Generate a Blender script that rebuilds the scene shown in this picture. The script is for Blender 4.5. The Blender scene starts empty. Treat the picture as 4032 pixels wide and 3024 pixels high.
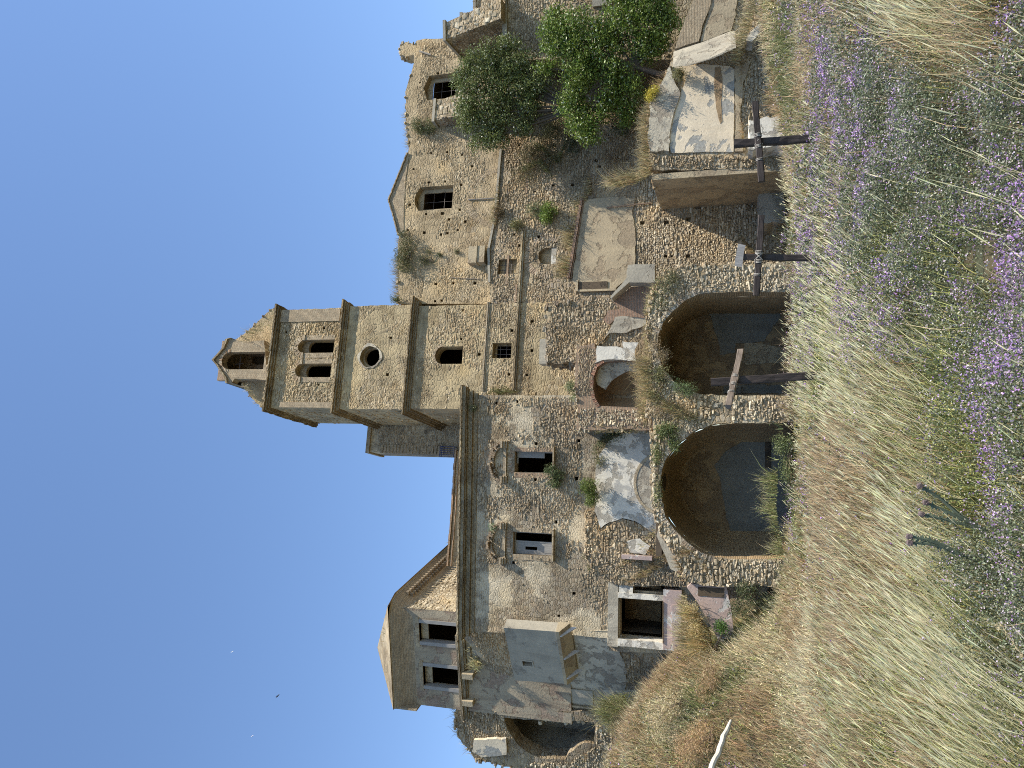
import bpy, math, random
import numpy as np
from mathutils import Vector, Matrix
from mathutils.geometry import tessellate_polygon
R = math.radians
random.seed(7); rng = np.random.default_rng(7)
scene = bpy.context.scene
COL = scene.collection
# ------------------------------------------------------------------ camera (held on its side, as the photo was taken)
PITCH = R(16); F = 3024.0; CU, CV = 1512.0, 2016.0
cp, sp = math.cos(PITCH), math.sin(PITCH)
FWD = Vector((0, cp, sp)); UPV = Vector((0, -sp, cp)); RGT = Vector((1, 0, 0))
cd = bpy.data.cameras.new("camera"); cd.sensor_width = 36; cd.lens = 27; cd.clip_end = 3000; cd.clip_start = 0.05
cam = bpy.data.objects.new("camera", cd); COL.objects.link(cam)
cam.matrix_world = Matrix((( -UPV.x, RGT.x, -FWD.x, 0), (-UPV.y, RGT.y, -FWD.y, 0), (-UPV.z, RGT.z, -FWD.z, 0), (0, 0, 0, 1)))
scene.camera = cam
# ------------------------------------------------------------------ daylight
SUN = Vector((0.56, -0.27, 1.0)).normalized()
w = bpy.data.worlds.new("World"); scene.world = w; w.use_nodes = True
nt = w.node_tree; bg = nt.nodes["Background"]
sky = nt.nodes.new("ShaderNodeTexSky"); sky.sky_type = 'NISHITA'; sky.sun_disc = False
sky.sun_elevation = math.asin(SUN.z); sky.sun_rotation = math.atan2(SUN.x, SUN.y)
sky.altitude = 300; sky.air_density = 1.0; sky.dust_density = 0.25; sky.ozone_density = 4.5
nt.links.new(sky.outputs[0], bg.inputs[0]); bg.inputs[1].default_value = 0.15
sl = bpy.data.lights.new("sun", 'SUN'); sl.energy = 5.0; sl.angle = R(0.53); sl.color = (1.0, 0.925, 0.81)
so = bpy.data.objects.new("sun", sl); COL.objects.link(so)
so.rotation_euler = SUN.to_track_quat('Z', 'Y').to_euler(); so.location = (30, -20, 60)
scene.view_settings.view_transform = 'Standard'; scene.view_settings.look = 'None'
scene.view_settings.exposure = 0.64; scene.view_settings.gamma = 1.0
scene.cycles.filter_width = 1.0; scene.cycles.use_denoising = False
scene.cycles.max_bounces = 8; scene.cycles.diffuse_bounces = 5

# ------------------------------------------------------------------ geometry of sight: a photo pixel (x, y) seen on a real plane
def ray(x, y):
    r = (3024 - y - CU) / F; u = (CV - x) / F
    return Vector((r, cp - sp * u, sp + cp * u))
class Plane:
    def __init__(s, Y0, deg):
        s.Y0 = Y0; s.c = math.cos(R(deg)); s.s = math.sin(R(deg)); s.deg = deg
        s.d = Vector((s.c, s.s, 0)); s.n = Vector((-s.s, s.c, 0))       # n points away from the camera
    def off(s, k): return Plane(s.Y0 + k / s.c, s.deg)
    @staticmethod
    def through(p, deg): return Plane(p.y - p.x * math.tan(R(deg)), deg)
    def hit(s, x, y):
        D = ray(x, y); t = s.c * s.Y0 / (s.c * D.y - s.s * D.x)
        return D * t
    def sz(s, x, y):
        P = s.hit(x, y); return (P.x * s.c + (P.y - s.Y0) * s.s, P.z)
    def szs(s, pts): return [s.sz(*p) for p in pts]
    def W(s, a, z, d=0.0): return (a * s.c - d * s.s, s.Y0 + a * s.s + d * s.c, z)
    def WA(s, A, Z, D):
        A, Z, D = np.broadcast_arrays(np.asarray(A, float), np.asarray(Z, float), np.asarray(D, float))
        return np.stack([A * s.c - D * s.s, s.Y0 + A * s.s + D * s.c, Z], -1)

# value noise
_T = rng.random((256, 256))
def vnoise(x, y, seed=0):
    x = np.asarray(x, float) + seed * 17.3; y = np.asarray(y, float) + seed * 7.7
    xi = np.floor(x).astype(int); yi = np.floor(y).astype(int); fx = x - xi; fy = y - yi
    fx = fx * fx * (3 - 2 * fx); fy = fy * fy * (3 - 2 * fy)
    g = lambda a, b: _T[a & 255, b & 255]
    return (g(xi, yi) * (1 - fx) + g(xi + 1, yi) * fx) * (1 - fy) + (g(xi, yi + 1) * (1 - fx) + g(xi + 1, yi + 1) * fx) * fy
def fbm(x, y, seed=0):
    return (vnoise(x, y, seed) * .5 + vnoise(x * 2.1, y * 2.1, seed + 1) * .3 + vnoise(x * 4.3, y * 4.3, seed + 2) * .2)
def inpoly(P, poly):
    x = P[:, 0]; y = P[:, 1]; r = np.zeros(len(P), bool); n = len(poly)
    for i in range(n):
        x1, y1 = poly[i]; x2, y2 = poly[(i + 1) % n]
        if y1 == y2: continue
        c = ((y1 > y) != (y2 > y)) & (x < (x2 - x1) * (y - y1) / (y2 - y1) + x1)
        r ^= c
    return r

# ------------------------------------------------------------------ mesh builder
class MB:
    def __init__(s): s.V = []; s.UV = []; s.C = []; s.F = []; s.M = []; s.n = 0
    def add(s, V, Fs, mat=0, col=(.5, .5, .5), uv=None):
        V = np.asarray(V, float).reshape(-1, 3); k = len(V)
        s.V.append(V)
        s.UV.append(np.zeros((k, 2)) if uv is None else np.asarray(uv, float).reshape(-1, 2))
        c = np.asarray(col, float)
        s.C.append(np.broadcast_to(c, (k, 3)) if c.ndim == 1 else c)
        if isinstance(Fs, np.ndarray): s.F.append((Fs + s.n)); s.M.append(np.full(len(Fs), mat, np.int32))
        else:
            for f in Fs: s.F.append(np.array([f]) + s.n); s.M.append(np.array([mat], np.int32))
        s.n += k
        return s
    def quad(s, a, b, c, d, mat=0, col=(.5, .5, .5), uv=None):
        if uv is None:
            A, B, D_ = map(Vector, (a, b, d)); w_ = (B - A).length; h_ = (D_ - A).length
            uv = [(0, 0), (w_, 0), (w_, h_), (0, h_)]
        return s.add([a, b, c, d], [[0, 1, 2, 3]], mat, col, uv)
    def box8(s, P, mat=0, col=(.5, .5, .5)):
        # P: bottom 4 ccw then top 4; every face with its own vertices and metric uv
        for f in ((0, 3, 2, 1), (4, 5, 6, 7), (0, 1, 5, 4), (1, 2, 6, 5), (2, 3, 7, 6), (3, 0, 4, 7)):
            s.quad(*[P[i] for i in f], mat=mat, col=col)
        return s
    def pbox(s, pl, a0, a1, z0, z1, d0, d1, mat=0, col=(.5, .5, .5)):
        P = [pl.W(a0, z0, d0), pl.W(a1, z0, d0), pl.W(a1, z0, d1), pl.W(a0, z0, d1),
             pl.W(a0, z1, d0), pl.W(a1, z1, d0), pl.W(a1, z1, d1), pl.W(a0, z1, d1)]
        return s.box8(P, mat, col)
    def tube(s, pts, r, n=7, mat=0, col=(.5, .5, .5), rad=None):
        pts = [Vector(p) for p in pts]; V = []; UV = []; L = 0
        for i, p in enumerate(pts):
            t = (pts[min(i + 1, len(pts) - 1)] - pts[max(i - 1, 0)]).normalized()
            a = t.orthogonal().normalized(); 
            if i and a.dot(pa) < 0: a = -a
            if i: a = (pa - t * pa.dot(t)).normalized(); L += (p - pts[i - 1]).length
            pa = a; b = t.cross(a); rr = rad[i] if rad else r
            for k in range(n):
                an = 2 * math.pi * k / n; V.append(p + (a * math.cos(an) + b * math.sin(an)) * rr); UV.append((k / n * 6.28 * rr, L))
        Fs = [[i * n + k, i * n + (k + 1) % n, (i + 1) * n + (k + 1) % n, (i + 1) * n + k] for i in range(len(pts) - 1) for k in range(n)]
        s.add(V, np.array(Fs), mat, col, UV)
        m = len(pts) - 1
        s.add([V[k] for k in range(n)], [list(range(n))[::-1]], mat, col, [UV[k] for k in range(n)])
        s.add([V[m * n + k] for k in range(n)], [list(range(n))], mat, col, [UV[k] for k in range(n)])
        return s
    def build(s, name, mats, parent=None, smooth=False, origin=None):
        V = np.concatenate(s.V); UV = np.concatenate(s.UV); C = np.concatenate(s.C)
        loc = np.array(parent["_o"] if parent is not None and "_o" in parent else (0, 0, 0), float)
        if parent is None and origin is not None: loc = np.array(origin, float)
        sub = np.array(loc)
        lv = np.concatenate([f.ravel() for f in s.F]); lt = np.concatenate([np.full(len(f), f.shape[1]) for f in s.F])
        mi = np.concatenate(s.M)
        me = bpy.data.meshes.new(name)
        me.vertices.add(len(V)); me.vertices.foreach_set("co", (V - sub).astype(np.float32).ravel())
        me.loops.add(len(lv)); me.loops.foreach_set("vertex_index", lv.astype(np.int32))
        ls = np.concatenate([[0], np.cumsum(lt)[:-1]]).astype(np.int32)
        me.polygons.add(len(lt)); me.polygons.foreach_set("loop_start", ls); me.polygons.foreach_set("loop_total", lt.astype(np.int32))
        me.polygons.foreach_set("material_index", mi.astype(np.int32))
        me.polygons.foreach_set("use_smooth", np.full(len(lt), smooth))
        uvl = me.uv_layers.new(name="UVMap"); uvl.data.foreach_set("uv", UV[lv].astype(np.float32).ravel())
        ca = me.color_attributes.new("Col", 'FLOAT_COLOR', 'POINT')
        ca.data.foreach_set("color", np.concatenate([C, np.ones((len(C), 1))], 1).astype(np.float32).ravel())
        me.update(calc_edges=True); me.validate(verbose=False)
        for m in (mats if isinstance(mats, (list, tuple)) else [mats]): me.materials.append(m)
        o = bpy.data.objects.new(name, me); COL.objects.link(o)
        if parent is not None:
            o.parent = parent
            o["_o"] = list(loc)
        else: o.location = loc
        return o

def thing(name, label, cat, at=(0, 0, 0), group=None):
    o = bpy.data.objects.new(name, None); COL.objects.link(o); o.location = at; o["_o"] = list(at)
    o.empty_display_size = .2
    o["label"] = label; o["category"] = cat
    if group: o["group"] = group
    return o
def tag(o, label=None, cat=None, group=None, kind=None):
    if label: o["label"] = label
    if cat: o["category"] = cat
    if group: o["group"] = group
    if kind: o["kind"] = kind
    return o

# ------------------------------------------------------------------ materials
def newmat(name):
    m = bpy.data.materials.new(name); m.use_nodes = True; t = m.node_tree
    b = t.nodes["Principled BSDF"]; b.inputs["Roughness"].default_value = .9
    b.inputs["Specular IOR Level"].default_value = .25
    return m, t, b
def N(t, typ, **k):
    n = t.nodes.new(typ)
    for a, v in k.items():
        if a.startswith("i_"):
            key = a[2:]; key = int(key) if key.isdigit() else key.replace("_", " ")
            n.inputs[key].default_value = v
        else: setattr(n, a, v)
    return n
def ramp(t, src, stops, interp='LINEAR'):
    n = t.nodes.new("ShaderNodeValToRGB"); n.color_ramp.interpolation = interp
    e = n.color_ramp.elements
    while len(e) > 1: e.remove(e[-1])
    for i, (p, c) in enumerate(stops):
        el = e[0] if i == 0 else e.new(p)
        el.position = p; el.color = (*c, 1) if len(c) == 3 else c
    t.links.new(src, n.inputs[0]); return n
def mix(t, fac, a, b, mode='MIX'):
    n = t.nodes.new("ShaderNodeMix"); n.data_type = 'RGBA'; n.blend_type = mode
    for i, v in ((0, fac), (6, a), (7, b)):
        if hasattr(v, "is_output"): t.links.new(v, n.inputs[i])
        elif isinstance(v, (int, float)): n.inputs[i].default_value = v
        else: n.inputs[i].default_value = (*v, 1)
    return n.outputs[2]
def mth(t, op, a, b=0.5, c=None):
    n = t.nodes.new("ShaderNodeMath"); n.operation = op
    for i, v in ((0, a), (1, b), (2, c)):
        if v is None: continue
        if hasattr(v, "is_output"): t.links.new(v, n.inputs[i])
        else: n.inputs[i].default_value = v
    return n.outputs[0]
def noise(t, vec, sc, det=4, rough=.6, dist=0.0):
    n = N(t, "ShaderNodeTexNoise", i_Scale=sc, i_Detail=det, i_Roughness=rough, i_Distortion=dist)
    t.links.new(vec, n.inputs["Vector"]); return n
def bump(t, b, h, dist, strength=1.0, prev=None):
    n = N(t, "ShaderNodeBump", i_Distance=dist, i_Strength=strength)
    t.links.new(h, n.inputs["Height"])
    if prev: t.links.new(prev, n.inputs["Normal"])
    t.links.new(n.outputs[0], b.inputs["Normal"]); return n.outputs[0]
def worldpos(t):
    return t.nodes.new("ShaderNodeNewGeometry").outputs["Position"]
def uvvec(t): return t.nodes.new("ShaderNodeTexCoord").outputs["UV"]

def stone_mat(name, tones, mort, scale=(3.2, 5.2), patch=None, patch_amt=.5, grime=.5, joint=.09, bumpd=.05, patch_scale=.45):
    """coursed rubble: cells of stone in mortar, with worn render left in patches"""
    m, t, b = newmat(name); L = t.links
    uv = uvvec(t); pos = worldpos(t)
    wob = noise(t, uv, 2.5, 3)
    wv = N(t, "ShaderNodeVectorMath", operation='MULTIPLY_ADD'); L.new(wob.outputs["Color"], wv.inputs[0]); wv.inputs[1].default_value = (.16, .12, 0); L.new(uv, wv.inputs[2])
    mp = N(t, "ShaderNodeMapping"); L.new(wv.outputs[0], mp.inputs["Vector"]); mp.inputs["Scale"].default_value = (scale[0], scale[1], 1)
    v1 = N(t, "ShaderNodeTexVoronoi", voronoi_dimensions='2D', feature='F1', i_Scale=1.0, i_Randomness=.85); L.new(mp.outputs[0], v1.inputs["Vector"])
    ve = N(t, "ShaderNodeTexVoronoi", voronoi_dimensions='2D', feature='DISTANCE_TO_EDGE', i_Scale=1.0, i_Randomness=.85); L.new(mp.outputs[0], ve.inputs["Vector"])
    sep = N(t, "ShaderNodeSeparateColor"); L.new(v1.outputs["Color"], sep.inputs[0])
    st = [(i / max(1, len(tones)), c) for i, c in enumerate(tones)]
    cs = ramp(t, sep.outputs[0], st, 'CONSTANT').outputs[0]
    cs = mix(t, .35, cs, mort)
    cs = mix(t, .5, cs, ramp(t, sep.outputs[1], [(0, (.5, .5, .5)), (1, (1.35, 1.3, 1.2))]).outputs[0], 'MULTIPLY')
    fine = noise(t, pos, 14, 5, .7)
    cs = mix(t, .5, cs, ramp(t, fine.outputs[0], [(.3, (.55, .53, .5)), (.7, (1.3, 1.27, 1.2))]).outputs[0], 'MULTIPLY')
    jm = ramp(t, mth(t, 'ADD', ve.outputs["Distance"], mth(t, 'MULTIPLY', mth(t, 'SUBTRACT', fine.outputs[0], .5), .12)), [(joint * .5, (0, 0, 0)), (joint * 1.7, (1, 1, 1))]).outputs[0]
    mc = mix(t, .6, mort, ramp(t, noise(t, pos, 5, 5, .7).outputs[0], [(.3, (.5, .48, .44)), (.7, (1.4, 1.35, 1.25))]).outputs[0], 'MULTIPLY')
    c = mix(t, jm, mc, cs)
    h = mth(t, 'MULTIPLY', jm, mth(t, 'ADD', sep.outputs[2], .35))
    h = mth(t, 'ADD', h, mth(t, 'MULTIPLY', fine.outputs[0], .5))
    if patch:
        pn = noise(t, pos, patch_scale, 7, .62, .3)
        pm = ramp(t, pn.outputs[0], [(1 - patch_amt - .02, (0, 0, 0)), (1 - patch_amt + .03, (1, 1, 1))]).outputs[0]
        pcn = noise(t, pos, 1.3, 6, .7)
        pc = mix(t, 1.0, patch, ramp(t, pcn.outputs[0], [(.25, (.62, .6, .56)), (.75, (1.25, 1.22, 1.16))]).outputs[0], 'MULTIPLY')
        c = mix(t, pm, c, pc)
        h = mth(t, 'MULTIPLY_ADD', pm, .25, mth(t, 'MULTIPLY', h, mth(t, 'SUBTRACT', 1.0, mth(t, 'MULTIPLY', pm, .6))))
    # grime: downward streaks and lichen blotches that belong to the wall
    ms = N(t, "ShaderNodeMapping"); L.new(pos, ms.inputs["Vector"]); ms.inputs["Scale"].default_value = (1.6, 1.6, .22)
    g = noise(t, ms.outputs[0], 1.0, 6, .65)
    gm = ramp(t, g.outputs[0], [(.50, (0, 0, 0)), (.72, (1, 1, 1))]).outputs[0]
    c = mix(t, mth(t, 'MULTIPLY', gm, grime), c, (.13, .11, .075))
    g2 = noise(t, pos, .75, 6, .7); c = mix(t, .7, c, ramp(t, g2.outputs[0], [(.36, (.58, .54, .48)), (.5, (1, 1, 1)), (.66, (1.18, 1.16, 1.12))]).outputs[0], 'MULTIPLY')
    o = noise(t, pos, .28, 4, .6)
    c = mix(t, .85, c, ramp(t, o.outputs[0], [(.3, (.66, .64, .60)), (.5, (1, 1, 1)), (.7, (1.2, 1.09, .90))]).outputs[0], 'MULTIPLY')
    L.new(c, b.inputs["Base Color"]); bump(t, b, h, bumpd)
    return m

def attr_mat(name, rough=.9, var=.35, nsc=18, bumpd=.012, spec=.2, trans=0.0, grime=0, big=False):
    m, t, b = newmat(name); L = t.links
    a = N(t, "ShaderNodeAttribute", attribute_name="Col"); pos = worldpos(t)
    n = noise(t, pos, nsc, 5, .7)
    c = mix(t, 1.0, a.outputs["Color"], ramp(t, n.outputs[0], [(.3, (1 - var,) * 3), (.7, (1 + var,) * 3)]).outputs[0], 'MULTIPLY')
    if big:
        o = noise(t, pos, .28, 4, .6)
        c = mix(t, .8, c, ramp(t, o.outputs[0], [(.3, (.66, .64, .60)), (.5, (1, 1, 1)), (.7, (1.2, 1.09, .90))]).outputs[0], 'MULTIPLY')
        g2 = noise(t, pos, .75, 6, .7); c = mix(t, .6, c, ramp(t, g2.outputs[0], [(.36, (.58, .54, .48)), (.5, (1, 1, 1)), (.66, (1.18, 1.16, 1.12))]).outputs[0], 'MULTIPLY')
        ms = N(t, "ShaderNodeMapping"); L.new(pos, ms.inputs["Vector"]); ms.inputs["Scale"].default_value = (1.6, 1.6, .22)
        g = noise(t, ms.outputs[0], 1.0, 6, .65)
        c = mix(t, mth(t, 'MULTIPLY', ramp(t, g.outputs[0], [(.50, (0, 0, 0)), (.72, (1, 1, 1))]).outputs[0], .4), c, (.13, .11, .075))
    if grime:
        g = noise(t, pos, .8, 6, .7)
        c = mix(t, ramp(t, g.outputs[0], [(.5, (0,) * 3), (.66, (grime,) * 3)]).outputs[0], c, (.12, .1, .07))
    b.inputs["Roughness"].default_value = rough; b.inputs["Specular IOR Level"].default_value = spec
    L.new(c, b.inputs["Base Color"])
    if bumpd: bump(t, b, n.outputs[0], bumpd)
    if trans:
        tr = N(t, "ShaderNodeBsdfTranslucent"); L.new(c, tr.inputs[0])
        mx = N(t, "ShaderNodeMixShader", i_0=trans); L.new(b.outputs[0], mx.inputs[1]); L.new(tr.outputs[0], mx.inputs[2])
        L.new(mx.outputs[0], t.nodes["Material Output"].inputs[0])
    return m

def plaster_mat(name, base, under, amt=.4, scale=.9, stain=.4, stain_col=(.16, .14, .11), grain=.02, third=None, streak=True):
    m, t, b = newmat(name); L = t.links; pos = worldpos(t)
    n1 = noise(t, pos, scale, 8, .62, .4)
    pm = ramp(t, n1.outputs[0], [(amt - .015, (1, 1, 1)), (amt + .015, (0, 0, 0))]).outputs[0]
    big = noise(t, pos, .6, 5, .65); f = noise(t, pos, 9, 5, .7)
    c1 = mix(t, 1.0, base, ramp(t, big.outputs[0], [(.3, (.78, .77, .75)), (.7, (1.15, 1.12, 1.05))]).outputs[0], 'MULTIPLY')
    c1 = mix(t, .6, c1, ramp(t, f.outputs[0], [(.3, (.8, .8, .8)), (.7, (1.12, 1.12, 1.12))]).outputs[0], 'MULTIPLY')
    c2 = mix(t, 1.0, under, ramp(t, f.outputs[0], [(.3, (.65, .65, .65)), (.7, (1.3, 1.3, 1.3))]).outputs[0], 'MULTIPLY')
    c = mix(t, pm, c1, c2)
    if third:
        n3 = noise(t, pos, scale * .7, 7, .65, .2)
        c = mix(t, ramp(t, n3.outputs[0], [(.57, (0, 0, 0)), (.6, (1, 1, 1))]).outputs[0], c, third)
    ms = N(t, "ShaderNodeMapping"); L.new(pos, ms.inputs["Vector"]); ms.inputs["Scale"].default_value = (2.2, 2.2, .3 if streak else 2)
    g = noise(t, ms.outputs[0], 1.0, 6, .7)
    c = mix(t, mth(t, 'MULTIPLY', ramp(t, g.outputs[0], [(.48, (0, 0, 0)), (.75, (1, 1, 1))]).outputs[0], stain), c, stain_col)
    L.new(c, b.inputs["Base Color"])
    h = mth(t, 'ADD', mth(t, 'MULTIPLY', pm, -.6), mth(t, 'MULTIPLY', f.outputs[0], .6))
    bump(t, b, h, grain); return m

def brick_mat(name, c1, c2, mort, sc=1.0, bw=.28, rh=.075, grime=.4, msz=.012):
    m, t, b = newmat(name); L = t.links; uv = uvvec(t); pos = worldpos(t)
    wob = noise(t, pos, 3, 3)
    wv = N(t, "ShaderNodeVectorMath", operation='MULTIPLY_ADD'); L.new(wob.outputs["Color"], wv.inputs[0]); wv.inputs[1].default_value = (.03, .03, 0); L.new(uv, wv.inputs[2])
    br = N(t, "ShaderNodeTexBrick", i_Scale=sc, i_Mortar_Size=msz, i_Mortar_Smooth=.3, i_Bias=-.1, i_Brick_Width=bw, i_Row_Height=rh)
    L.new(wv.outputs[0], br.inputs["Vector"])
    br.inputs["Color1"].default_value = (*c1, 1); br.inputs["Color2"].default_value = (*c2, 1); br.inputs["Mortar"].default_value = (*mort, 1)
    f = noise(t, pos, 10, 5, .7)
    c = mix(t, .8, br.outputs["Color"], ramp(t, f.outputs[0], [(.3, (.55, .55, .55)), (.7, (1.4, 1.4, 1.4))]).outputs[0], 'MULTIPLY')
    g = noise(t, pos, .9, 6, .7)
    c = mix(t, mth(t, 'MULTIPLY', ramp(t, g.outputs[0], [(.45, (0, 0, 0)), (.65, (1, 1, 1))]).outputs[0], grime), c, (.17, .14, .10))
    L.new(c, b.inputs["Base Color"])
    h = mth(t, 'ADD', mth(t, 'MULTIPLY', br.outputs["Fac"], -1.0), f.outputs[0]); bump(t, b, h, .02); return m

def wood_mat(name, c1, c2, rough=.7, sc=(30, 30, 2)):
    m, t, b = newmat(name); L = t.links
    oc = t.nodes.new("ShaderNodeTexCoord").outputs["UV"]
    mp = N(t, "ShaderNodeMapping"); L.new(oc, mp.inputs["Vector"]); mp.inputs["Scale"].default_value = (sc[0], sc[2], 1)
    n = noise(t, mp.outputs[0], 1.0, 6, .7)
    L.new(ramp(t, n.outputs[0], [(.3, c1), (.7, c2)]).outputs[0], b.inputs["Base Color"])
    b.inputs["Roughness"].default_value = rough; bump(t, b, n.outputs[0], .01); return m

M = {}
M['tower'] = stone_mat("tower_masonry", [(.36, .29, .19), (.30, .25, .17), (.44, .37, .26), (.27, .21, .14), (.38, .33, .25)], (.40, .325, .20), patch=(.41, .34, .215), patch_amt=.56, grime=.32)
M['church'] = stone_mat("church_masonry", [(.37, .28, .17), (.44, .36, .24), (.31, .24, .15), (.40, .34, .25)], (.42, .335, .215), patch=(.42, .34, .22), patch_amt=.54, grime=.3)
M['rubble'] = stone_mat("rubble_masonry", [(.36, .30, .22), (.46, .40, .31), (.28, .22, .16), (.33, .29, .25), (.32, .24, .17), (.42, .34, .25)], (.36, .29, .19), patch=(.42, .345, .23), patch_amt=.42, grime=.4, joint=.12, bumpd=.07)
M['rubble_pale'] = stone_mat("pale_rubble_masonry", [(.52, .45, .34), (.60, .55, .45), (.42, .34, .24), (.48, .42, .33)], (.40, .32, .20), patch=(.5, .43, .30), patch_amt=.42, grime=.2, joint=.1, bumpd=.07)
M['rubble_dark'] = stone_mat("dark_rubble_masonry", [(.26, .22, .17), (.33, .29, .24), (.20, .15, .11), (.24, .22, .20), (.24, .15, .11)], (.15, .12, .09), grime=.6, joint=.13, bumpd=.07)
M['convent'] = stone_mat("convent_masonry", [(.36, .31, .23), (.44, .39, .31), (.29, .23, .17), (.35, .31, .26), (.33, .26, .19)], (.33, .28, .20), patch=(.50, .44, .33), patch_amt=.50, grime=.38, joint=.09, bumpd=.045, scale=(4.4, 8.0))
M['grey_plaster'] = plaster_mat("grey_plaster", (.42, .385, .31), (.31, .27, .205), amt=.43, stain=.6, scale=1.6, grain=.04, third=(.33, .29, .22))
M['pale_plaster'] = plaster_mat("pale_plaster", (.52, .47, .37), (.33, .28, .21), amt=.47, stain=.5, scale=1.7, grain=.045, third=(.40, .36, .28))
M['white_plaster'] = plaster_mat("white_plaster", (.70, .665, .58), (.37, .335, .27), amt=.47, stain=.3, scale=1.5, third=(.42, .40, .35))
M['cream_plaster'] = plaster_mat("cream_plaster", (.68, .59, .45), (.34, .33, .29), amt=.45, stain=.2, scale=1.1, stain_col=(.5, .34, .15))
M['cement'] = plaster_mat("cement_render", (.38, .35, .285), (.29, .26, .205), amt=.38, stain=.45, scale=1.2, grain=.03)
M['beige_plaster'] = plaster_mat("beige_plaster", (.42, .35, .24), (.33, .26, .17), amt=.45, stain=.35, scale=1.2, grain=.04)
M['brown_plaster'] = plaster_mat("streaked_brown_plaster", (.36, .26, .155), (.27, .19, .115), amt=.45, stain=.4, scale=1.0, stain_col=(.1, .07, .045))  # brown coat with deeper patches and dark streaks
M['house_render'] = plaster_mat("stained_house_render", (.36, .31, .23), (.29, .22, .16), amt=.46, scale=1.4, stain=.7, stain_col=(.15, .085, .05), grain=.04)
M['lime_grey'] = plaster_mat("shaded_grey_limewash", (.22, .215, .19), (.16, .14, .11), amt=.36, stain=.5, scale=.7, stain_col=(.10, .085, .06), grain=.03)  # darker than the cement: shade inside the arches is put into this colour
M['vault_back'] = plaster_mat("dark_brown_vault_wall", (.36, .26, .15), (.24, .17, .10), amt=.5, stain=.5, scale=1.1, stain_col=(.06, .045, .03))  # brown wall with darker blotches and near-black streaks
M['pink_plaster'] = plaster_mat("pink_plaster", (.46, .36, .33), (.52, .49, .45), amt=.45, stain=.25, scale=1.3)
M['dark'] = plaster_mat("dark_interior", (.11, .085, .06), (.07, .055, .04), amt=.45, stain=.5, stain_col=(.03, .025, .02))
M['brick'] = brick_mat("weathered_brick", (.40, .27, .17), (.30, .19, .12), (.30, .25, .18))
M['brick_tan'] = brick_mat("tan_brick", (.44, .35, .23), (.36, .27, .17), (.31, .26, .18), grime=.3)
M['brick_red'] = brick_mat("red_brick", (.34, .21, .14), (.27, .17, .115), (.26, .21, .16), grime=.3)
M['brick_vault'] = brick_mat("vault_brick", (.56, .40, .22), (.44, .30, .16), (.26, .18, .10), grime=.35)
M['cornice'] = stone_mat("cornice_stone", [(.34, .28, .19), (.40, .33, .23), (.29, .23, .15)], (.29, .24, .16), scale=(1.6, 9), patch=(.36, .31, .22), patch_amt=.47, grime=.55, bumpd=.03)
M['stone'] = attr_mat("loose_stone", var=.3, nsc=12, bumpd=.02, big=True)
M['leaf'] = attr_mat("leaves", rough=.45, var=.2, nsc=6, bumpd=0, spec=.35, trans=.28)
M['grass'] = attr_mat("dry_grass_blades", rough=.75, var=.15, nsc=6, bumpd=0, spec=.2, trans=.3)
M['bark'] = attr_mat("bark", var=.4, nsc=25, bumpd=.02)
M['wood_black'] = wood_mat("tarred_timber", (.018, .014, .012), (.075, .058, .05), .55)
M['wood_brown'] = wood_mat("weathered_timber", (.10, .075, .055), (.28, .22, .17), .75)
M['wood_grey'] = wood_mat("bleached_timber", (.20, .19, .18), (.42, .40, .37), .8)
M['wood_pale'] = wood_mat("pale_log_wood", (.42, .38, .30), (.78, .74, .64), .8, (8, 8, 1.2))
M['shutter'] = wood_mat("grey_painted_joinery", (.20, .19, .17), (.34, .325, .30), .6)
M['iron'] = attr_mat("iron", rough=.6, var=.2, bumpd=0, spec=.4)
M['soil'] = plaster_mat("meadow_soil", (.09, .075, .04), (.05, .055, .025), amt=.5, scale=1.5, stain=.3, streak=False, grain=.05)

# ------------------------------------------------------------------ loose and set stones
def ico(sub=1):
    p = (1 + 5 ** .5) / 2
    V = [(-1, p, 0), (1, p, 0), (-1, -p, 0), (1, -p, 0), (0, -1, p), (0, 1, p), (0, -1, -p), (0, 1, -p), (p, 0, -1), (p, 0, 1), (-p, 0, -1), (-p, 0, 1)]
    Fc = [(0, 11, 5), (0, 5, 1), (0, 1, 7), (0, 7, 10), (0, 10, 11), (1, 5, 9), (5, 11, 4), (11, 10, 2), (10, 7, 6), (7, 1, 8), (3, 9, 4), (3, 4, 2), (3, 2, 6), (3, 6, 8), (3, 8, 9), (4, 9, 5), (2, 4, 11), (6, 2, 10), (8, 6, 7), (9, 8, 1)]
    V = [Vector(v).normalized() for v in V]
    for _ in range(sub):
        nf = []; mid = {}
        def g(a, b):
            k = (min(a, b), max(a, b))
            if k not in mid: mid[k] = len(V); V.append(((V[a] + V[b]) / 2).normalized())
            return mid[k]
        for a, b, c in Fc:
            ab, bc, ca = g(a, b), g(b, c), g(c, a); nf += [(a, ab, ca), (b, bc, ab), (c, ca, bc), (ab, bc, ca)]
        Fc = nf
    V = np.array([list(v) for v in V]); V = np.sign(V) * np.abs(V) ** .55; V /= np.abs(V).max()
    return V, np.array(Fc)
IV, IF = ico(1)
IV0, IF0 = ico(0)
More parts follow.
